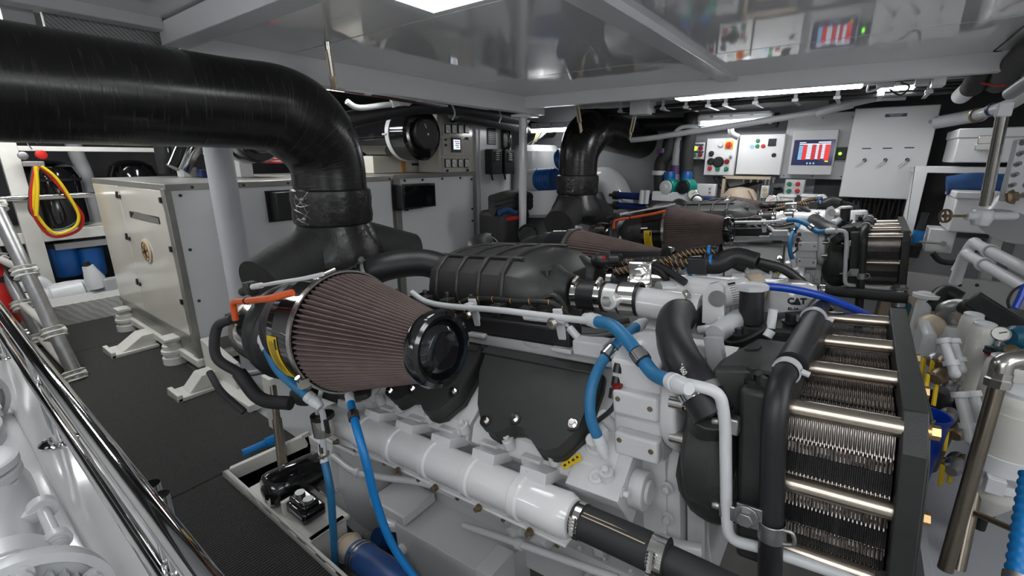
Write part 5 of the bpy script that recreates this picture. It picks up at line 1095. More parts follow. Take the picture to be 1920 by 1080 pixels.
# watermaker: navy membrane tubes and white housing
t = thing('watermaker', 'white watermaker with dark blue membrane tubes behind the far engine', 'watermaker', (P(1220, 370, Y=5.6).x, 5.6, 1.1))
for y, x1 in ((366, 1340), (385, 1330), (408, 1200)):
    a, b_ = P(1152, y, Y=5.42), P(x1, y + 4, Y=5.42); m = M(); m.cyl(a, V((b_.x, 5.42, a.z)), .042, n=24); me = m.ob('membrane_tube', 'navy', t); m = M(); m.cyl(a - V((.01, 0, 0)), a + V((.05, 0, 0)), .052, n=24); m.cyl(a - V((.07, 0, 0)), a, .02, n=10); m.ob('end_cap', 'ink', me)
a, b_, z0, z1 = pb(1222, 360, 1296, 378, 5.34); m = M(); m.bb((a, 5.34, z0), (b_, 5.44, z1)); hs = m.ob('manifold', 'pvc white', t, bev=.006)
m = M(); 
for x in (1205, 1214): p, q = P(x, 357, Y=5.36), P(x - 3, 382, Y=5.36); m.cyl(p, q, .03, n=20)
m.ob('filter_column', 'pvc white', t)
a, b_, z0, z1 = pb(1242, 362, 1255, 371, 5.338); m = M(); m.bb((a, 5.336, z0), (b_, 5.341, z1)); m.ob('label_plate', 'gauge face', hs)
def gauge(px, py, Y, label, r=.045, par=None, ax=(0, -1, 0), p=None):
    p = p or P(px, py, Y=Y); ax = V(ax).normalized(); t = thing('pressure_gauge', label, 'gauge', p)
    m = M(); m.lathe(p - ax * .03, ax, [(0, r * .8), (.005, r), (.035, r), (.038, r * .9), (.03, r * .88)], n=28, caps=True); m.cyl(p - V((0, 0, r)), p - V((0, 0, r * 1.7)), r * .25); m.ob('case', 'bright steel', t)
    m = M(); m.cyl(p + ax * .000, p + ax * .004, r * .88, n=28); f = m.ob('dial', 'gauge face', t); x, y, z = frame(ax); m = M(); m.bar(p + ax * .006 - x * r * .2, p + ax * .006 + x * r * .5 + y * r * .4, .004, .002, up=ax); m.ob('needle', 'ink', f); return t
gauge(1299, 364, 5.3, 'small round gauge at the right end of the watermaker', .055)
gauge(1446, 376, 5.2, 'round gauge left of the white valves behind the far engine', .055); gauge(1464, 371, 5.25, 'round gauge among white valves, second from left', .05); gauge(1540, 376, 5.25, 'round gauge right of the white valves behind the far engine', .06)
for x, lab in ((1475, 'white plastic valve body behind the far engine, left one'), (1514, 'taller white plastic valve body behind the far engine, right one')):
    p = P(x, 385, Y=5.25); m = M(); m.lathe(p - V((0, 0, .14)), (0, 0, 1), [(0, .10), (.06, .11), (.08, .08), (.13, .075), (.135, .09), (.17, .09), (.175, .06), (.22, .06), (.225, .075), (.25, .07)], n=24); m.ob('plastic_valve', 'gloss white', None, **T(lab, 'valve'))
# black insulated risers and teal pumps
def pipe(name, label, cat, pts, r, mt, extra=None, n=18, sm=6):
    t = thing(name, label, cat, V(pts[-1])); m = M(); m.tube(pts, r, n=n, sm=sm); m.ob('run', mt, t); return t
Yp = 5.55
t = pipe('insulated_pipe', 'left black insulated riser with a purple tape mark above the teal pump', 'pipe', [P(1258, 255, Y=Yp), P(1250, 290, Y=Yp), P(1240, 305, Y=Yp), P(1238, 365, Y=Yp)], .075, 'rubber soft')
m = M(); m.arc(P(1244, 283, Y=Yp), (.15, 0, -1), .0765, .05, .002, 150, 230, up=(0, 1, 0)); m.ob('tape_band', 'purple', t); m = M(); m.arc(P(1236, 324, Y=Yp), (0, 0, 1), .078, .05, .006); m.ob('joint_band', 'pale plastic', t)
t = pipe('insulated_pipe', 'right black insulated riser with a pink tape mark above the teal pump', 'pipe', [P(1297, 205, Y=Yp), P(1293, 250, Y=Yp), P(1287, 290, Y=Yp), P(1289, 365, Y=Yp)], .078, 'rubber soft')
m = M(); m.arc(P(1288, 271, Y=Yp), (0, 0, 1), .0795, .09, .002, 90, 150, up=(0, 1, 0)); m.ob('tape_band', 'purple', t)
t = pipe('grey_pipe', 'pale grey pipe between the two black insulated risers', 'pipe', [P(1275, 255, Y=Yp), P(1271, 280, Y=Yp), P(1268, 310, Y=Yp), P(1267, 350, Y=Yp)], .055, 'grey paint'); m = M(); m.arc(P(1268, 318, Y=Yp), (0, 0, 1), .057, .1, .004); m.ob('tape_band', 'purple', t)
for x, lab in ((1248, 'left'), (1280, 'right')):
    p = P(x, 351, Y=5.35); t = thing('circulation_pump', lab + ' one of two teal circulation pumps under the insulated risers', 'pump', p, 'teal pumps'); m = M(); m.lathe(p + V((.05, .12, 0)), (-.35, -1, 0), [(0, .09), (.10, .095), (.12, .085)], n=26); m.ob('housing', 'teal', t)
    m = M(); m.lathe(p + V((.01, 0, 0)), (-.35, -1, 0), [(0, .075), (.03, .075), (.035, .03), (.05, .03)], n=26); m.ob('motor_cap', 'pale plastic' if lab == 'left' else 'rubber', t)
    m = M(); q = P(x + 8, 330, Y=5.45); m.lathe(q, (0, 0, 1), [(-.05, .06), (0, .065), (.05, .05)], n=20); m.ob('union', 'blue plastic', t)
# grey locker panel and dark board
a, b_, z0, z1 = pb(1135, 265, 1240, 395, 5.85); m = M(); m.bb((a - .2, 5.85, .8), (b_, 5.9, z1 + .05)); m.ob('partition', 'wall grey', None, bev=.004, **T('plain grey bulkhead panel right of the far exhaust duct', 'panel'))
# ---------------------------------------------------------------- cables and pipes under the deckhead
for k in range(9):
    z = 2.30 - .026 * k; y = 4.75 + .055 * (k % 5); r = .011 + .004 * (k % 3); pts = [(-2.7 + i * .6, y + random.uniform(-.02, .02), z + random.uniform(-.02, .014) - .10 * (i < 3 and k % 3 == 0)) for i in range(9)]
    m = M(); m.tube(pts, r, n=8, sm=4); m.ob('cable', ['ink', 'rubber', 'grey paint'][k % 3 if k < 7 else 0], None, **T('cable in the bundle along the deckhead above the back wall', 'cable', 'deckhead cables along the back'))
for k, x in enumerate((1165, 1200, 1245, 1288, 1330, 1362, 1418, 1492, 1570, 1650, 1740)):
    p = P(x, 190 - (x - 1165) * .02, Y=4.72); m = M(); m.bb((p.x - .014, 4.70, 2.06), (p.x + .014, 4.715, 2.555)); m.bb((p.x - .024, 4.69, 2.06), (p.x + .024, 4.72, 2.085)); m.bb((p.x - .014, 4.70, 2.06), (p.x + .014, 5.1, 2.07)); m.ob('cable_bracket', 'grey paint', None, bev=.003, **T('grey cable tray bracket hanging in the row above the back wall', 'bracket', 'cable tray brackets'))
p, q = P(1187, 205, Y=4.7), P(1205, 208, Y=4.7); m = M(); m.bb((p.x - .03, 4.68, 2.03), (q.x + .06, 4.9, 2.16)); m.ob('hanger_bracket', 'light grey', None, bev=.006, **T('grey bracket block above the far exhaust duct hanger', 'bracket'))
for (pts, r, mt, lab, Y) in (([(1080, 262), (1190, 262), (1290, 248), (1330, 242), (1460, 222), (1560, 205), (1600, 196)], .03, 'light grey', 'long pale pipe crossing the back wall below the tube light fitting', 5.3), ([(1100, 235), (1300, 232), (1460, 225)], .075, 'rubber', 'thick black insulated pipe high along the back wall', 5.7), ([(1260, 255), (1275, 240), (1310, 236)], .022, 'light grey', 'short pale branch pipe rising to the black insulated pipe', 5.4), ([(1530, 212), (1570, 200), (1640, 182), (1700, 178)], .04, 'grey paint', 'dark grey cable sleeve above the monitor', 5.2), ([(1370, 235), (1372, 250), (1385, 258)], .03, 'pale plastic', 'short pale elbow pipe under the tube light fitting', 5.4)):
    pipe('overhead_pipe', lab, 'pipe', [P(x, y, Y=Y) for x, y in pts], r, mt)
# small gear right of the tube light
for k, (x0, y0, x1, y1, mt, lab) in enumerate(((1645, 145, 1680, 160, 'grey paint', 'grey junction box at the right end of the long tube light'), (1718, 143, 1745, 157, 'grey paint', 'second grey junction box under the ceiling edge, right of the square light'), (1750, 142, 1775, 160, 'paint white', 'small white box under the ceiling edge near the black conduit'))):
    a, b_, z0, z1 = pb(x0, y0, x1, y1, 4.25); m = M(); m.bb((a, 4.25, z0), (b_, 4.4, z1)); m.ob('junction_box', mt, None, bev=.004, **T(lab, 'box'))
pipe('lead', 'thin white lead curling from the end of the long tube light', 'cable', [P(1620, 155, Y=4.2), P(1628, 158, Y=4.2), P(1626, 172, Y=4.2), P(1650, 165, Y=4.25)], .006, 'pale plastic', n=8)
pipe('lead', 'thin black lead looping in front of the square bright light', 'cable', [P(1690, 155, Y=4.2), P(1705, 163, Y=4.15), P(1690, 178, Y=4.15), P(1668, 168, Y=4.2)], .006, 'ink', n=8)
pipe('conduit', 'black conduit bending along the ceiling edge at upper right', 'conduit', [P(1850, 107, Z=2.19), P(1790, 113, Z=2.19), P(1768, 125, Z=2.17), P(1757, 150, Z=2.12), P(1745, 155, Z=2.11)], .012, 'ink', n=10)
# overhead runs at the left of the ceiling
t = thing('cable_tray', 'white cable tray with coloured cables over the rear generator', 'cable tray', (-3.2, 3, 2.0))
a, b_ = P(622, 158, X=-3.05), P(745, 178, X=-3.05); m = M(); m.bar(a, V((a.x, b_.y + 1.2, a.z - .02)), .16, .012); m.ob('tray', 'light grey', t)
for k, mt in enumerate(('pale plastic', 'ink', 'pale plastic', 'dark red', 'cobalt', 'ink')): m = M(); m.tube([(a.x + .05 - .022 * k, a.y - .3, a.z - .02), (a.x + .05 - .02 * k, a.y + .4, a.z - .03 - .006 * (k % 2)), (a.x + .03 - .02 * k, a.y + 1.1, a.z - .05)], .009, n=8); m.ob('cable', mt, t)
m = M()
for y in (a.y + .25, a.y + .75): m.box((a.x + .06, y, a.z - .02), (.03, .05, .06))
m.ob('clip', 'paint white', t, bev=.004)
t = pipe('pvc_pipe', 'white pvc pipe with elbow hung under the ceiling edge by the drum silencer', 'pipe', [P(650, 190, X=-3.2), P(668, 201, X=-3.2), P(720, 197, X=-3.2), P(768, 191, X=-3.2), P(775, 186, X=-3.2), P(775, 172, X=-3.2)], .022, 'pvc white')
m = M(); q = P(758, 190, X=-3.2); m.cyl(q - V((0, .05, 0)), q + V((0, .05, 0)), .034); m.bar(P(733, 170, X=-3.18), P(743, 200, X=-3.18), .03, .07); m.cyl(P(756, 170, X=-3.2), P(756, 188, X=-3.2), .022); m.ob('bracket', 'paint white', t, bev=.004)
for k, (pts, r, lab) in enumerate(([[(640, 228), (700, 215), (780, 200), (860, 205), (985, 225)], .07, 'thick black insulated pipe passing above the drum silencer'], [[(850, 215), (900, 222), (985, 238), (1050, 250)], .085, 'thick black pipe sagging above the switchboard meters'])):
    pipe('insulated_pipe', lab, 'pipe', [P(x, y, X=-3.5 - .2 * k) for x, y in pts], r, 'rubber')
for x, y in ((850, 205), (937, 213)): p = P(x, y, X=-3.4); m = M(); m.tube([p + V((0, -.03, .06)), p + V((0, .02, -.03)), p + V((0, -.02, -.1))], .008, n=8); m.bb((p.x - .02, p.y - .03, p.z + .05), (p.x + .02, p.y + .03, p.z + .2)); m.ob('pipe_hook', 'pale plastic', None, **T('pale hook holding the black pipes above the switchboard', 'hook', 'pipe hooks above the switchboard'))
for k in range(7): a, b_ = P(985, 300 - k * 4, Y=5.4), P(1006 + 4 * k, 250, Y=5.4); m = M(); m.tube([a + V((0, 0, -.3)), a, a.lerp(b_, .6) + V((.02, 0, .02)), b_ + V((.05, 0, .1))], .009, n=8); m.ob('cable', 'yellow' if k == 1 else 'ink' if k % 2 else 'grey paint', None, **T('yellow cable beside the white pillar' if k == 1 else 'cable fanning down the wall beside the white pillar', 'cable', None if k == 1 else 'cables beside the white pillar'))
# ================================================================ left background shelf
XL = -6.9
def L(x, y, o=0): return P(x, y, X=XL + o)
t = thing('tank_shelf', 'cream painted frame and shelf holding black tanks at far left', 'shelf', (XL, .9, .5))
m = M(); a, b_ = L(-40, 470), L(215, 440); z1, z0 = L(100, 432).z, L(100, 452).z; m.bb((XL - .9, a.y, z0), (XL, b_.y + 1.2, z1)); m.ob('shelf_front', 'old white', t, bev=.006)
m = M(); p = L(40, 350); m.bb((XL - .06, p.y - .09, -.0), (XL + .02, p.y + .05, 2.4)); m.ob('post', 'old white', t, bev=.004)
m = M(); p = L(180, 280); m.bb((XL - .05, p.y - 2, p.z - .025), (XL, p.y + 2.2, p.z + .025)); m.ob('upper_rail', 'old white', t, bev=.004)
p = L(130, 367, .06); m = M(); m.cyl((p.x, p.y - 1.2, p.z), (p.x, p.y + 1.2, p.z), .03, n=16); m.ob('guard_rail', 'bright steel', t)
for px, r, lab in ((112, .27, 'black compressor tank behind the coiled gauge hoses'), (268, .25, 'black tank seen above the generator enclosure at left')):
    p = P(px, 415, X=XL - .4); t = thing('compressor_tank', lab, 'tank', (p.x, p.y, z1), 'black tanks'); m = M(); m.lathe((p.x, p.y, z1), (0, 0, 1), [(0, r * .9), (.03, r), (.55, r), (.66, r * .85), (.72, r * .5), (.73, .02)], n=36); m.ob('shell', 'gloss black', t); m = M(); m.arc((p.x, p.y, z1 + .52), (0, 0, 1), r, .03, .008, n=36); m.ob('band', 'ink', t)
p = P(160, 330, X=XL - .5); m = M(); m.tube([(p.x, p.y, z1), (p.x, p.y, z1 + .6), (p.x, p.y - .03, z1 + .8), (p.x, p.y - .05, 2.4)], .075, n=20); m.ob('grey_pipe', 'wall grey', None, **T('dark grey riser pipe right of the black compressor tank', 'pipe'))
# gauge set hung on the post
p = L(66, 292, .1); t = thing('gauge_set', 'refrigerant gauge set with red, yellow and blue hoses hung on the cream post', 'gauge set', p)
m = M(); m.box(p + V((0, -.03, -.08)), (.05, .16, .05)); m.lathe(p + V((0, -.09, -.0)), (1, 0, 0), [(0, .04), (.03, .04), (.035, .03)], n=24); m.ob('manifold_block', 'dull steel', t, bev=.004)
m = M(); m.lathe(p + V((0, .04, .01)), (1, .3, 0), [(0, .045), (.03, .045), (.035, .035)], n=24); m.ob('red_gauge', 'red', t)
m = M(); m.tube([p + V((0, -.01, .06)), p + V((0, -.03, .13)), p + V((0, .02, .16)), p + V((0, .04, .12))], .006, n=8); m.ob('hook', 'steel', t)
for k, mt in enumerate(('emerald cable', 'red', 'yellow')):
    q = [(62 + 4 * k, 312), ((55, 58, 64)[k], 370), ((58, 62, 68)[k], 400), ((100, 98, 104)[k], (431, 443, 438)[k]), ((138, 146, 140)[k], (420, 432, 426)[k]), ((147, 155, 148)[k], 406), ((126, 130, 132)[k], 372), ((97, 94, 102)[k], 330), (72 + 3 * k, 312)]
    m = M(); m.tube([L(x, y, .12 + .03 * k) for x, y in q], .010 if k == 0 else .015, n=10); m.ob('hose', mt, t)
m = M(); m.tube([L(67, 312, .2), L(70, 350, .2), L(68, 405, .2)], .017, n=10); m.ob('hose', 'yellow', t)
# blue filter housings under the shelf
t = thing('filter_bracket', 'grey bracket plate carrying two blue filter housings', 'bracket', L(145, 460, -.3)); p, q = P(98, 462, X=XL - .2), P(195, 452, X=XL - .2); m = M(); m.bb((XL - .45, p.y, p.z - .03), (XL - .05, q.y, p.z + .04)); m.ob('plate', 'grey paint', t, bev=.004)
for x, lab in ((123, 'left'), (172, 'right')):
    p = P(x, 488, X=XL - .2); t = thing('filter_housing', lab + ' one of two blue water filter housings under the tank shelf', 'filter', p, 'blue filter housings'); m = M(); m.lathe(p + V((0, 0, -.18)), (0, 0, 1), [(0, .10), (.02, .115), (.30, .125), (.34, .125)], n=36); m.ob('bowl', 'blue plastic', t); m = M(); m.lathe(p + V((0, 0, .155)), (0, 0, 1), [(0, .13), (.05, .13), (.06, .10)], n=36); m.ob('cap', 'ink', t)
pipe('pvc_pipe', 'white pvc pipe run with elbows low on the far left wall', 'pipe', [P(x, y, X=-6.7) for x, y in ((-10, 540), (30, 541), (75, 528), (95, 541), (130, 536), (158, 534), (162, 545), (170, 548), (225, 535))], .055, 'pvc white')
p = P(110, 556, X=-6.6); t = thing('strainer', 'white ribbed strainer body lying under the pvc pipe', 'strainer', p); m = M(); m.lathe(p + V((0, -.25, 0)), (0, 1, .05), [(0, .09), (.1, .09), (.12, .11), (.14, .09), (.16, .11), (.18, .09), (.2, .11), (.3, .12), (.45, .12), (.47, .07)], n=28); m.ob('body', 'pvc white', t)
p = P(195, 528, X=-6.5); t = thing('motor_valve', 'white motorised valve with grey box right of the pvc pipe', 'valve', p); m = M(); m.lathe(p + V((0, -.05, -.05)), (0, -.2, 1), [(0, .08), (.1, .09), (.2, .06), (.25, .05)], n=24); m.ob('body', 'pvc white', t); m = M(); m.box(p + V((.05, .06, -.06)), (.12, .16, .2)); m.ob('actuator', 'grey paint', t, bev=.01); m = M(); m.cyl(p + V((0, -.1, .2)), p + V((0, -.11, .24)), .03); m.ob('cap', 'ink', t)
for k in range(3): m = M(); m.tube([p + V((.08, 0, -.1)), p + V((.1, -.14, -.1 - .02 * k)), p + V((.1, -.27, -.22)), p + V((.1, -.3, -.34 + .02 * k))], .010, n=8); m.ob('cable', 'ink', None, **T('thin black lead looping beside the motorised valve', 'cable', 'leads at the motorised valve'))
p = P(5, 525, X=-5.9); t = thing('fire_extinguisher', 'red fire extinguisher cut by the left edge', 'fire extinguisher', (p.x, p.y - .04, 0)); m = M(); m.lathe((p.x, p.y - .05, p.z - .4), (0, 0, 1), [(0, .08), (.02, .095), (.5, .095), (.56, .07), (.60, .035), (.64, .035)], n=30); m.ob('cylinder', 'red', t)
m = M(); m.arc((p.x, p.y - .05, p.z + .02), (0, 0, 1), .096, .05, .006, n=30); m.tube([(p.x + .03, p.y, p.z + .24), (p.x + .1, p.y + .05, p.z + .1), (p.x + .1, p.y + .06, p.z + .0)], .02, n=10); m.ob('bracket_strap', 'ink', t)
# tread-plate step
q = [P(x, y, Z=.2) for x, y in ((105, 592), (210, 560))]; t = thing('tread_step', 'white tread plate step beyond the floor mats at the far left', 'step', (-6.2, 1.0, 0)); xs0 = P(170, 600, Z=.2)
m = M(); m.bb((-6.85, -.2, 0), (-6.1, 2.6, .21)); m.bb((-6.1, 1.25, 0), (-5.72, 2.6, .21)); m.ob('tread', 'tread plate', t, bev=.004)
# ================================================================ right side, by the forward bulkhead
YR = 5.05
t = thing('equipment_stand', 'white painted support frame holding boxes at right of the far engine', 'frame', (.6, YR, 0))
a, b_ = P(1716, 312, Y=YR), P(1728, 500, Y=YR); c = P(1885, 314, Y=YR)
m = M(); m.bb((a.x, YR, .3), (a.x + .085, YR + .08, a.z)); m.bb((a.x, YR, a.z - .05), (c.x + .4, YR + .5, a.z)); m.bb((a.x + .55, YR, .3), (a.x + .62, YR + .08, a.z)); m.ob('uprights', 'paint white', t, bev=.004)
p, q = P(1695, 510, Y=4.95), P(1850, 560, Y=4.95); m = M(); m.bb((p.x - .1, 4.95, p.z - .19), (q.x + .5, 5.0, p.z)); bm = m.ob('cross_beam', 'paint white', t, bev=.004)
m = M()
for x in (1800, 1832): q = P(x, 535, Y=4.945); m.cyl(q, q + V((0, .03, 0)), .012)
m.ob('bolt_hole', 'ink', bm)
a_, b2, z0, z1 = pb(1783, 240, 1878, 305, 5.0); t = thing('battery_box', 'white lidded box with steel latch on top of the support frame', 'box', (a_, 5.1, z0), 'white lidded boxes')
m = M(); m.bb((a_ + .03, 5.0, z0), (b2 + .3, 5.6, z1 - .07)); m.ob('body', 'paint white', t, bev=.01); m = M(); m.bb((a_ + .02, 4.99, z1 - .07), (b2 + .31, 5.61, z1)); m.ob('lid', 'paint white', t, bev=.01)
p = P(1846, 262, Y=4.98); m = M(); m.box(p, (.07, .02, .06)); m.box(p + V((0, 0, -.05)), (.085, .025, .05)); m.ob('latch', 'bright steel', t, bev=.004)
a_, b2, z0, z1 = pb(1786, 360, 1874, 438, 4.5); t = thing('battery_box', 'lower white box inside the support frame behind the valve', 'box', (a_, 4.5, z0), 'white lidded boxes'); m = M(); m.bb((a_, 4.5, z0), (b2, 5.0, z1 - .05)); m.ob('body', 'paint white', t, bev=.01); m = M(); m.bb((a_ - .01, 4.49, z1 - .05), (b2 + .01, 5.01, z1)); m.ob('lid', 'paint white', t, bev=.008)
p, q = P(1775, 348, Y=4.8), P(1880, 346, Y=4.8); m = M(); m.tube([p, p.lerp(q, .5) + V((0, 0, .02)), q], .07, n=20); m.ob('rolled_cover', 'blue cloth', None, **T('rolled blue cloth lying on the lower white box', 'cloth'))
a_, b2, z0, z1 = pb(1738, 430, 1790, 474, 4.8); t = thing('square_plate', 'small square white box with black handle on the frame upright', 'box', (a_, 4.1, z0)); m = M(); m.bb((a_, 4.8, z0), (b2, 5.05, z1)); m.ob('case', 'paint white', t, bev=.006); p = P(1768, 456, Y=4.79); m = M(); m.cyl(p + V((0, .02, 0)), p - V((0, .03, 0)), .02); m.cyl(p - V((0, .02, 0)), p + V((-.14, -.02, 0)), .008); m.ob('lever', 'dull steel', t)
pipe('cable', 'black cable loop hanging below the lower white box', 'cable', [P(1748, 474, Y=4.0), P(1765, 490, Y=4.0), P(1800, 490, Y=4.0), P(1826, 470, Y=4.0), P(1842, 448, Y=4.0)], .018, 'ink', n=10)
p = P(1719, 450, Y=4.9); t = thing('spray_bottle', 'dark bottle with blue label beside the far heat exchanger', 'bottle', p); m = M(); m.lathe(p + V((-.01, 0, -.14)), (.06, 0, 1), [(0, .045), (.1, .05), (.13, .03), (.32, .022), (.36, .026)], n=20); m.ob('body', 'ink', t); m = M(); m.arc(p + V((0, 0, .03)), (.06, 0, 1), .036, .10, .002, n=20); m.ob('label_band', 'bright blue hose', t)
# tall sight tube with its valve
a, b_ = D(1880, 215, 2.0), D(1847, 385, 2.15); t = thing('sight_tube', 'vertical steel sight tube with a grey valve at its foot', 'sight tube', b_)
m = M(); m.cyl(a, b_, .022, n=22); m.ob('tube', 'steel', t); x = RT; m = M(); m.bar(a - FW * .02 + V((0, 0, .0)), b_ - FW * .02, .013, .014); m.ob('slot_strip', 'bright steel', t)
m = M(); m.lathe(b_ + V((0, 0, -.02)), (0, 0, -1), [(0, .035), (.015, .042), (.04, .046), (.06, .038), (.075, .034)], n=8); m.cyl(b_ + V((0, 0, -.05)) - x * .075, b_ + V((0, 0, -.05)) + x * .16, .02, n=18); vb = m.ob('valve_body', 'light grey', t, bev=.006); m = M(); m.box(a + V((0, 0, .02)), (.05, .05, .06)); m.ob('top_block', 'light grey', t, bev=.006)
m = M(); q = b_ + V((0, 0, -.05)) - x * .175; m.cyl(q, q + x * .11, .006, n=10); m.arc(q, x, .026, .010, .007, n=24); m.bar(q - UP * .028, q + UP * .028, .008, .006, up=x); m.cyl(q - x * .01, q + x * .01, .009, n=10); m.ob('hand_wheel', 'bronze', vb)
for k, (px, py) in enumerate(((1905, 290), )):
    t = thing('flanged_window', 'clear-fronted white tank flange with a row of bolts at the right edge', 'tank', D(1910, 400, 2.2)); a, b_ = D(1925, 260, 2.1), D(1895, 375, 2.2); m = M(); m.bar(a, b_, .10, .03, up=-FW); m.ob('flange', 'light grey', t, bev=.006); m = M()
    for j in range(6):
        for s in (-1, 1): q = a.lerp(b_, .08 + .17 * j) + RT * .035 * s - FW * .015; m.hexb(q, -FW, .0095, .02)
    m.ob('flange_bolt', 'dull steel', t); m = M(); m.tube([D(1890, 425, 2.3), D(1915, 400, 2.3), D(1960, 390, 2.3)], .13, n=24); m.ob('tank_shell', 'pale plastic', t)
    m = M(); q = D(1892, 370, 2.15); m.lathe(q, -FW + RT * .3, [(0, .03), (.012, .034), (.02, .02), (.03, .02)], n=20, lobes=5, amp=.1); m.ob('hand_wheel', 'bronze', t)
# insulated pipes at upper right
pipe('insulated_pipe', 'black insulated pipe slanting from the upper right corner to a white stub', 'pipe', [D(1990, -60, 2.0), D(1880, 70, 2.6), D(1822, 165, 3.1)], .062, 'lagging cloth'); pipe('insulated_pipe', 'second grey-black insulated pipe at the upper right edge', 'pipe', [D(2010, 50, 2.0), D(1930, 95, 2.4), D(1872, 155, 3.0)], .066, 'lagging cloth')
t = pipe('pipe_stub', 'white pipe stub at the end of the slanting black insulated pipe', 'pipe', [D(1824, 160, 3.08), D(1802, 180, 3.25)], .055, 'pvc white', sm=1)
t = pipe('white_pipe', 'white pipe with a dark blue strap above the white lidded box', 'pipe', [D(1960, 150, 2.3), D(1900, 192, 2.5), D(1835, 215, 2.75)], .032, 'gloss white'); m = M(); m.arc(D(1862, 205, 2.64), (D(1835, 215, 2.75) - D(1900, 192, 2.5)), .033, .02, .004); m.ob('strap', 'navy', t); m = M(); m.arc(D(1832, 216, 2.76), (D(1835, 215, 2.75) - D(1900, 192, 2.5)), .032, .014, .01); m.ob('clamp', 'bronze', t)
pipe('grey_pipe', 'pale grey pipe running right behind the switch panel', 'pipe', [P(1755, 230, Y=5.3), P(1800, 222, Y=5.2), P(1840, 215, Y=5.0)], .05, 'grey paint')
pipe('valve_lever', 'thin red valve lever among the upper right pipes', 'lever', [D(1840, 155, 2.6), D(1862, 160, 2.55), D(1885, 160, 2.5)], .005, 'red', n=8)
pipe('grey_pipe', 'thick pale pipe end at the right edge under the insulated pipes', 'pipe', [D(1895, 175, 2.2), D(1960, 130, 1.9)], .03, 'grey paint', sm=1)
m = M(); m.bb((1.20, 2.6, -.1), (1.26, 5.9, 1.75)); m.bb((1.185, 3.55, -.1), (1.2, 3.56, 1.75)); st(m, 'trim_17', 'paint white', bev=.003)
# white heat pipes on the bulkhead
for k, (p0, p1, lab) in enumerate((((1832, 458), (1990, 540), 'upper'), ((1818, 480), (1990, 580), 'lower'))):
    a, b_ = D(*p0, 2.75), D(*p1, 2.0); t = pipe('white_pipe', lab + ' one of two parallel white pipes on the right bulkhead', 'pipe', [a, b_], .029, 'pvc white', sm=1); m = M()
    for f in (.2, .9): m.arc(a.lerp(b_, f), b_ - a, .0295, .028, .011, n=24)
    m.ob('pipe_clamp', 'pvc white', t, bev=.003)
    q = D(p0[0] - 38 + 10 * k, p0[1] + 50, 2.9); m = M(); m.tube([a, a + (a - b_).normalized() * .05, q], .03, n=18); m.ob('elbow', 'pvc white', t)
a, b_ = P(1735, 560, Y=3.7), P(1720, 700, Y=3.7); m = M(); m.cyl((a.x, 3.7, .1), (a.x, 3.7, a.z + .04), .042, n=22); m.lathe((a.x, 3.7, a.z), (0, 0, 1), [(0, .042), (.01, .068), (.03, .068), (.035, .042)], n=22); m.ob('standpipe', 'gloss white', None, **T('white standpipe behind the near heat exchanger, under the cross beam', 'pipe'))
# tan bilge panel and dark items behind
a, b_ = D(1700, 590, 3.3), D(1745, 560, 3.3); m = M(); m.box(D(1715, 605, 3.6), (.5, .3, .35)); m.ob('tan_box', 'tan', None, bev=.01, **T('dull tan box on the floor under the cross beam', 'box'))
for px, r, mt, lab in ((1692, .05, 'teal paint', 'teal vertical pipe under the far heat exchanger'), ):
    a = P(px, 570, Y=4.1); m = M(); m.cyl((a.x, 4.1, -.2), (a.x, 4.1, .62), r, n=18); m.ob('teal_pipe', mt, None, **T(lab, 'pipe'))
t = pipe('black_hose', 'black hose with grey steel union curving right of the cross beam', 'hose', [D(1745, 575, 2.8), D(1772, 548, 2.8), D(1800, 560, 2.75)], .045, 'rubber'); t = pipe('drain_hose', 'grey to black hose above the white filter housings', 'hose', [D(1768, 600, 2.6), D(1772, 578, 2.55), D(1800, 572, 2.5), D(1838, 588, 2.4)], .035, 'dull steel'); m = M(); m.cyl(D(1808, 574, 2.47), D(1845, 592, 2.37), .042, n=18); m.ob('sleeve', 'rubber', t)
m = M(); m.box(D(1890, 602, 2.3), (.36, .04, .09), Matrix.Rotation(.55, 3, 'Y')); m.ob('board', 'black plastic', None, bev=.01, **T('tilted black panel at the right edge above the gauge', 'panel'))
t = thing('sample_pot', 'clear pot with tan cap behind the white filter housings', 'pot', D(1770, 650, 2.6)); m = M(); m.lathe(D(1768, 665, 2.6), (0, 0, 1), [(0, .055), (.16, .06), (.18, .05)], n=22); m.ob('bowl', 'pale plastic', t); m = M(); m.lathe(D(1770, 612, 2.6), (0, 0, 1), [(0, .05), (.03, .055), (.05, .03), (.09, .028)], n=22); m.ob('cap', 'dull steel', t); m = M(); m.ball(D(1745, 612, 2.6), .07); m.ob('tan_cap', 'tan', t)
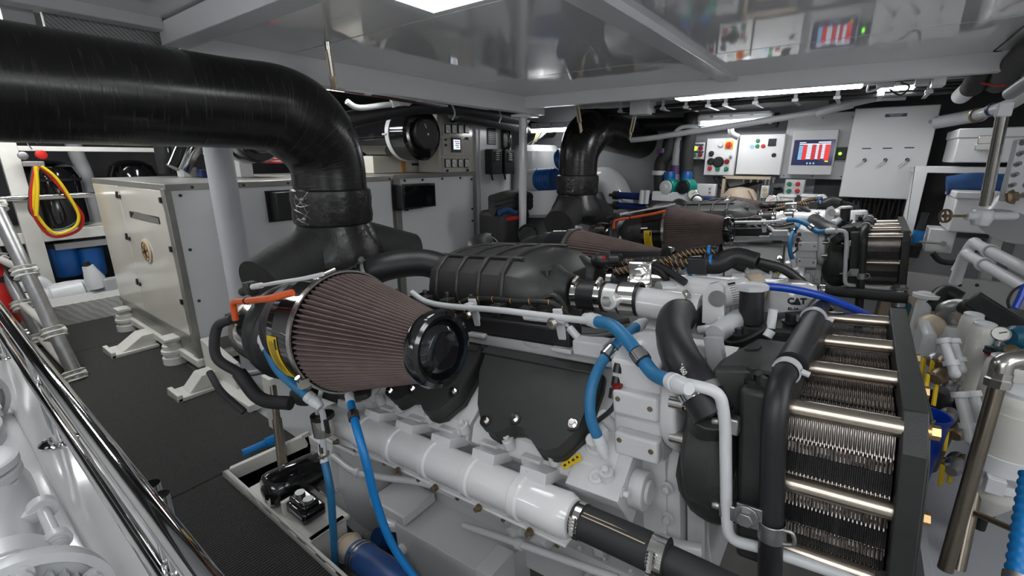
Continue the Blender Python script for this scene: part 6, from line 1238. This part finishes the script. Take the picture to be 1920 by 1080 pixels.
# grey-white filter housings
def housing(px, py0, py1, dep, r, label, label_panel=True, base=False):
    a = D(px, py0, dep); z1 = a.z; bt = D(px, py1, dep).z; t = thing('filter_housing', label, 'filter', (a.x, a.y, bt), 'white filter housings'); h = z1 - bt
    m = M(); prof = [(0, r * .98), (h * .9, r), (h * .96, r * .96), (h, r * .8)]
    if base: prof = [(-.10, r * .35), (-.02, r * .9)] + prof
    m.lathe((a.x, a.y, bt), (0, 0, 1), prof, n=40); m.ob('body', 'old white', t)
    m = M(); m.lathe((a.x, a.y, z1 - .01), (0, 0, 1), [(0, r * .84), (.02, r * .84), (.025, r * .7), (.03, .01)], n=40); m.ob('cap', 'pvc white', t)
    v = (EYE - a); v.z = 0; v = v.normalized()
    if label_panel: m = M(); m.arc((a.x, a.y, bt + h * .5), (0, 0, 1), r * 1.0, h * .66, .004, -38, 30, n=12, up=v); m.ob('recess_panel', 'old white', t)
    if base:
        m = M(); m.arc((a.x, a.y, bt + h * .30), (0, 0, 1), r * 1.0, .10, .008, n=40); m.arc((a.x, a.y, bt + h * .18), (0, 0, 1), r * 1.0, .07, .008, n=40); m.box(V((a.x, a.y, bt + h * .18)) + v * (r + .01), (.05, .05, .06)); m.ob('band', 'pvc white', t, bev=.003)
        m = M(); m.lathe((a.x, a.y, bt - .18), (0, 0, 1), [(0, .018), (.06, .018), (.065, .03), (.1, .03)], n=14); m.ob('drain_plug', 'ink', t)
    return t
housing(1826, 592, 730, 2.25, .045, 'slim white filter housing behind, left of the gauge'); housing(1847, 610, 770, 2.1, .048, 'slim white filter housing just left of the gauge', True)
housing(1893, 675, 850, 1.9, .068, 'middle white filter housing with flat cap behind the steel pipe', False); housing(1922, 738, 960, 1.62, .085, 'largest white filter housing at the right edge with bands and drain', True, True)
gauge(0, 0, 0, 'round steel gauge beside the teal pump at the right edge', .03, p=D(1877, 626, 1.85), ax=(-.25, -1, .5))
t = thing('teal_pump', 'teal painted pump body behind the gauge at the right edge', 'pump', D(1915, 640, 2.0)); m = M(); m.lathe(D(1893, 632, 2.0), RT, [(0, .035), (.02, .05), (.3, .05)], n=24); m.box(D(1910, 665, 2.0), (.16, .12, .03)); m.ob('body', 'teal paint', t); m = M(); m.cyl(D(1895, 655, 1.86), D(1925, 672, 1.9), .022, n=8); m.ob('brass_stem', 'bronze', t)
for k, mt in enumerate(('emerald cable', 'ink', 'red')): pipe('cable', ('green', 'black', 'red')[k] + ' thin cable below the gauge at right', 'cable', [D(1848, 650 + 6 * k, 2.0), D(1875, 655 + 12 * k, 1.95), D(1900, 665 + 14 * k, 2.0)], .007 if mt != 'ink' else .014, mt, n=8)
pipe('cable', 'bright blue strap hanging at the right edge', 'strap', [D(1922, 535, 1.9), D(1912, 560, 1.9), D(1903, 578, 1.9)], .012, 'cobalt', n=8); pipe('cable', 'thin black lead curved on the white bulkhead', 'cable', [D(1925, 532, 2.1), D(1900, 545, 2.1), D(1890, 565, 2.1), D(1893, 578, 2.1)], .006, 'ink', n=8)
# steel pipe with elbow, brass elbows, paired white pipes
a, b_ = D(1872, 715, 1.45), D(1772, 1068, 1.55); t = pipe('steel_pipe', 'long bronze steel pipe with elbow leaning at lower right', 'pipe', [a, b_], .021, 'brown pipe', sm=1); d = (a - b_).normalized(); m = M(); m.lathe(a, d, [(-.02, .032), (.005, .034), (.01, .03), (.03, .03)], n=8); m.tube([a + d * .02, a + d * .06, a + d * .07 + RT * .04, a + d * .065 + RT * .13], .028, n=14); m.lathe(a + d * .07 + RT * .06, RT, [(0, .034), (.02, .036), (.05, .034)], n=8); m.ob('elbow_fitting', 'steel', t)
pipe('steel_pipe', 'second bronze steel pipe standing close behind the leaning one', 'pipe', [D(1845, 840, 1.75), D(1795, 1075, 1.68)], .021, 'brown pipe', sm=1); pipe('steel_pipe', 'thin steel rod running across below the largest filter housing', 'pipe', [D(1812, 955, 1.75), D(1905, 995, 1.5)], .011, 'bronze', sm=1)
a, b_ = D(1785, 705, 2.1), D(1757, 800, 2.2); t = pipe('steel_pipe', 'short steel pipe with elbow among the yellow valve levers', 'pipe', [a, b_], .028, 'dull steel', sm=1); m = M(); m.ball(a, .042); m.lathe(a + V((0, 0, -.04)), (0, 0, -1), [(0, .04), (.02, .045), (.04, .04)], n=8); m.ob('elbow_fitting', 'steel', t)
for k, (p0, p1, dp) in enumerate((((1768, 638), (1790, 700), 2.05), ((1786, 640), (1802, 692), 2.1), ((1800, 738), (1822, 825), 1.8), ((1822, 735), (1852, 832), 1.85))):
    a, b_ = D(*p0, dp), D(*p1, dp - .05); t = pipe('white_pipe', ('left pipe of the upper', 'right pipe of the upper', 'left pipe of the lower', 'right pipe of the lower')[k] + ' white pair clamped to the filter housings', 'pipe', [a, b_], .019 if k < 2 else .02, 'pvc white', sm=1, n=18); m = M(); m.ball(b_, .022); m.arc(a.lerp(b_, .03), b_ - a, .02, .022, .009); m.arc(a.lerp(b_, .7), b_ - a, .02, .022, .009); m.ob('pipe_clamp', 'pvc white', t)
for k, (x, y) in enumerate(((1733, 685), (1749, 690), (1756, 735), (1740, 715), (1757, 790), (1776, 820), (1771, 875), (1785, 880), (1768, 945 - 60))):
    dp = 2.15 - .03 * k; a = D(x, y - 14, dp); t = thing('ball_valve', ['top left', 'top right', 'upper middle', 'upper left', 'middle', 'middle right', 'lower left', 'lowest right', 'lowest left'][k] + ' ball valve with yellow lever right of the heat exchanger', 'valve', a, 'yellow lever valves')
    m = M(); c = a + RT * .06 + V((0, 0, .0)); m.lathe(c - V((.02, .04, .02)), (.3, .9, .1), [(0, .02), (.02, .03), (.05, .034), (.08, .03), (.1, .02)], n=12); m.cyl(a + RT * .05, a, .008); m.ob('body', 'bronze' if k % 2 else 'dull steel', t); m = M(); m.bar(a, D(x - 6, y + 26, dp - .02), .016, .010, up=-FW); m.ob('lever', 'yellow', t, bev=.002)
p = D(1733, 800, 2.0); t = thing('bucket', 'blue plastic bucket with black rim behind the near heat exchanger', 'bucket', (p.x, p.y, p.z - .28)); m = M(); m.lathe((p.x, p.y, p.z - .28), (0, 0, 1), [(0, .06), (.32, .078), (.33, .084), (.345, .084), (.345, .075), (.02, .055)], n=36); m.ob('pail', 'cobalt', t)
p = D(1735, 765, 2.2); t = thing('waste_bin', 'black round bin just above the blue bucket', 'bin', (p.x, p.y, p.z - .3)); m = M(); m.lathe((p.x, p.y, p.z - .3), (0, 0, 1), [(0, .10), (.32, .13), (.33, .14), (.35, .14), (.35, .125), (.05, .1)], n=36); m.ob('tub', 'black plastic', t)
a, b_ = D(1932, 890, 1.25), D(1905, 1085, 1.15); t = thing('corrugated_hose', 'bright blue corrugated hose at the bottom right corner', 'hose', b_); m = M(); d = b_ - a; Lh = d.length; m.lathe(a, d, [(k * Lh / 44, .0235 if k % 4 in (0, 1) else .020) for k in range(45)], n=24); m.ob('hose', 'bright blue hose', t); m = M(); m.lathe(b_, d, [(-.01, .026), (.05, .026)], n=20); m.ob('cuff', 'dull steel', t)
a = D(1712, 740, 2.4); m = M(); m.box(D(1728, 660, 2.5), (.06, .3, .30)); m.ob('white_tank', 'pale plastic', None, bev=.02, **T('pale tank half hidden behind the near heat exchanger frame', 'tank'))
# blue hose and black sleeve passing from engine to engine
t = pipe('blue_line', 'bright cobalt blue line arching over the near heat exchanger', 'hose', [EM @ E(1424, 536, v=-.02), EM @ E(1470, 540, v=.03), EM @ E(1540, 555, v=.10), EM @ E(1600, 579, v=.20), EM @ E(1645, 602, v=.36)], .0125, 'cobalt')
# lifting: far engine is the same machine
far = copy_tree(eng, label='white marine diesel engine at the back, below the wall panels'); far.location = eng.location + V((.15, 3.0, 0))
# ================================================================ world, view
wd = bpy.data.worlds.new('world'); scn.world = wd; wd.use_nodes = True; bg = wd.node_tree.nodes['Background']; bg.inputs[0].default_value = (.5, .52, .55, 1); bg.inputs[1].default_value = .25
vs = scn.view_settings; vs.view_transform = 'Standard'; vs.look = 'None'; vs.gamma = 1; vs.use_curve_mapping = False; vs.exposure = 0.22
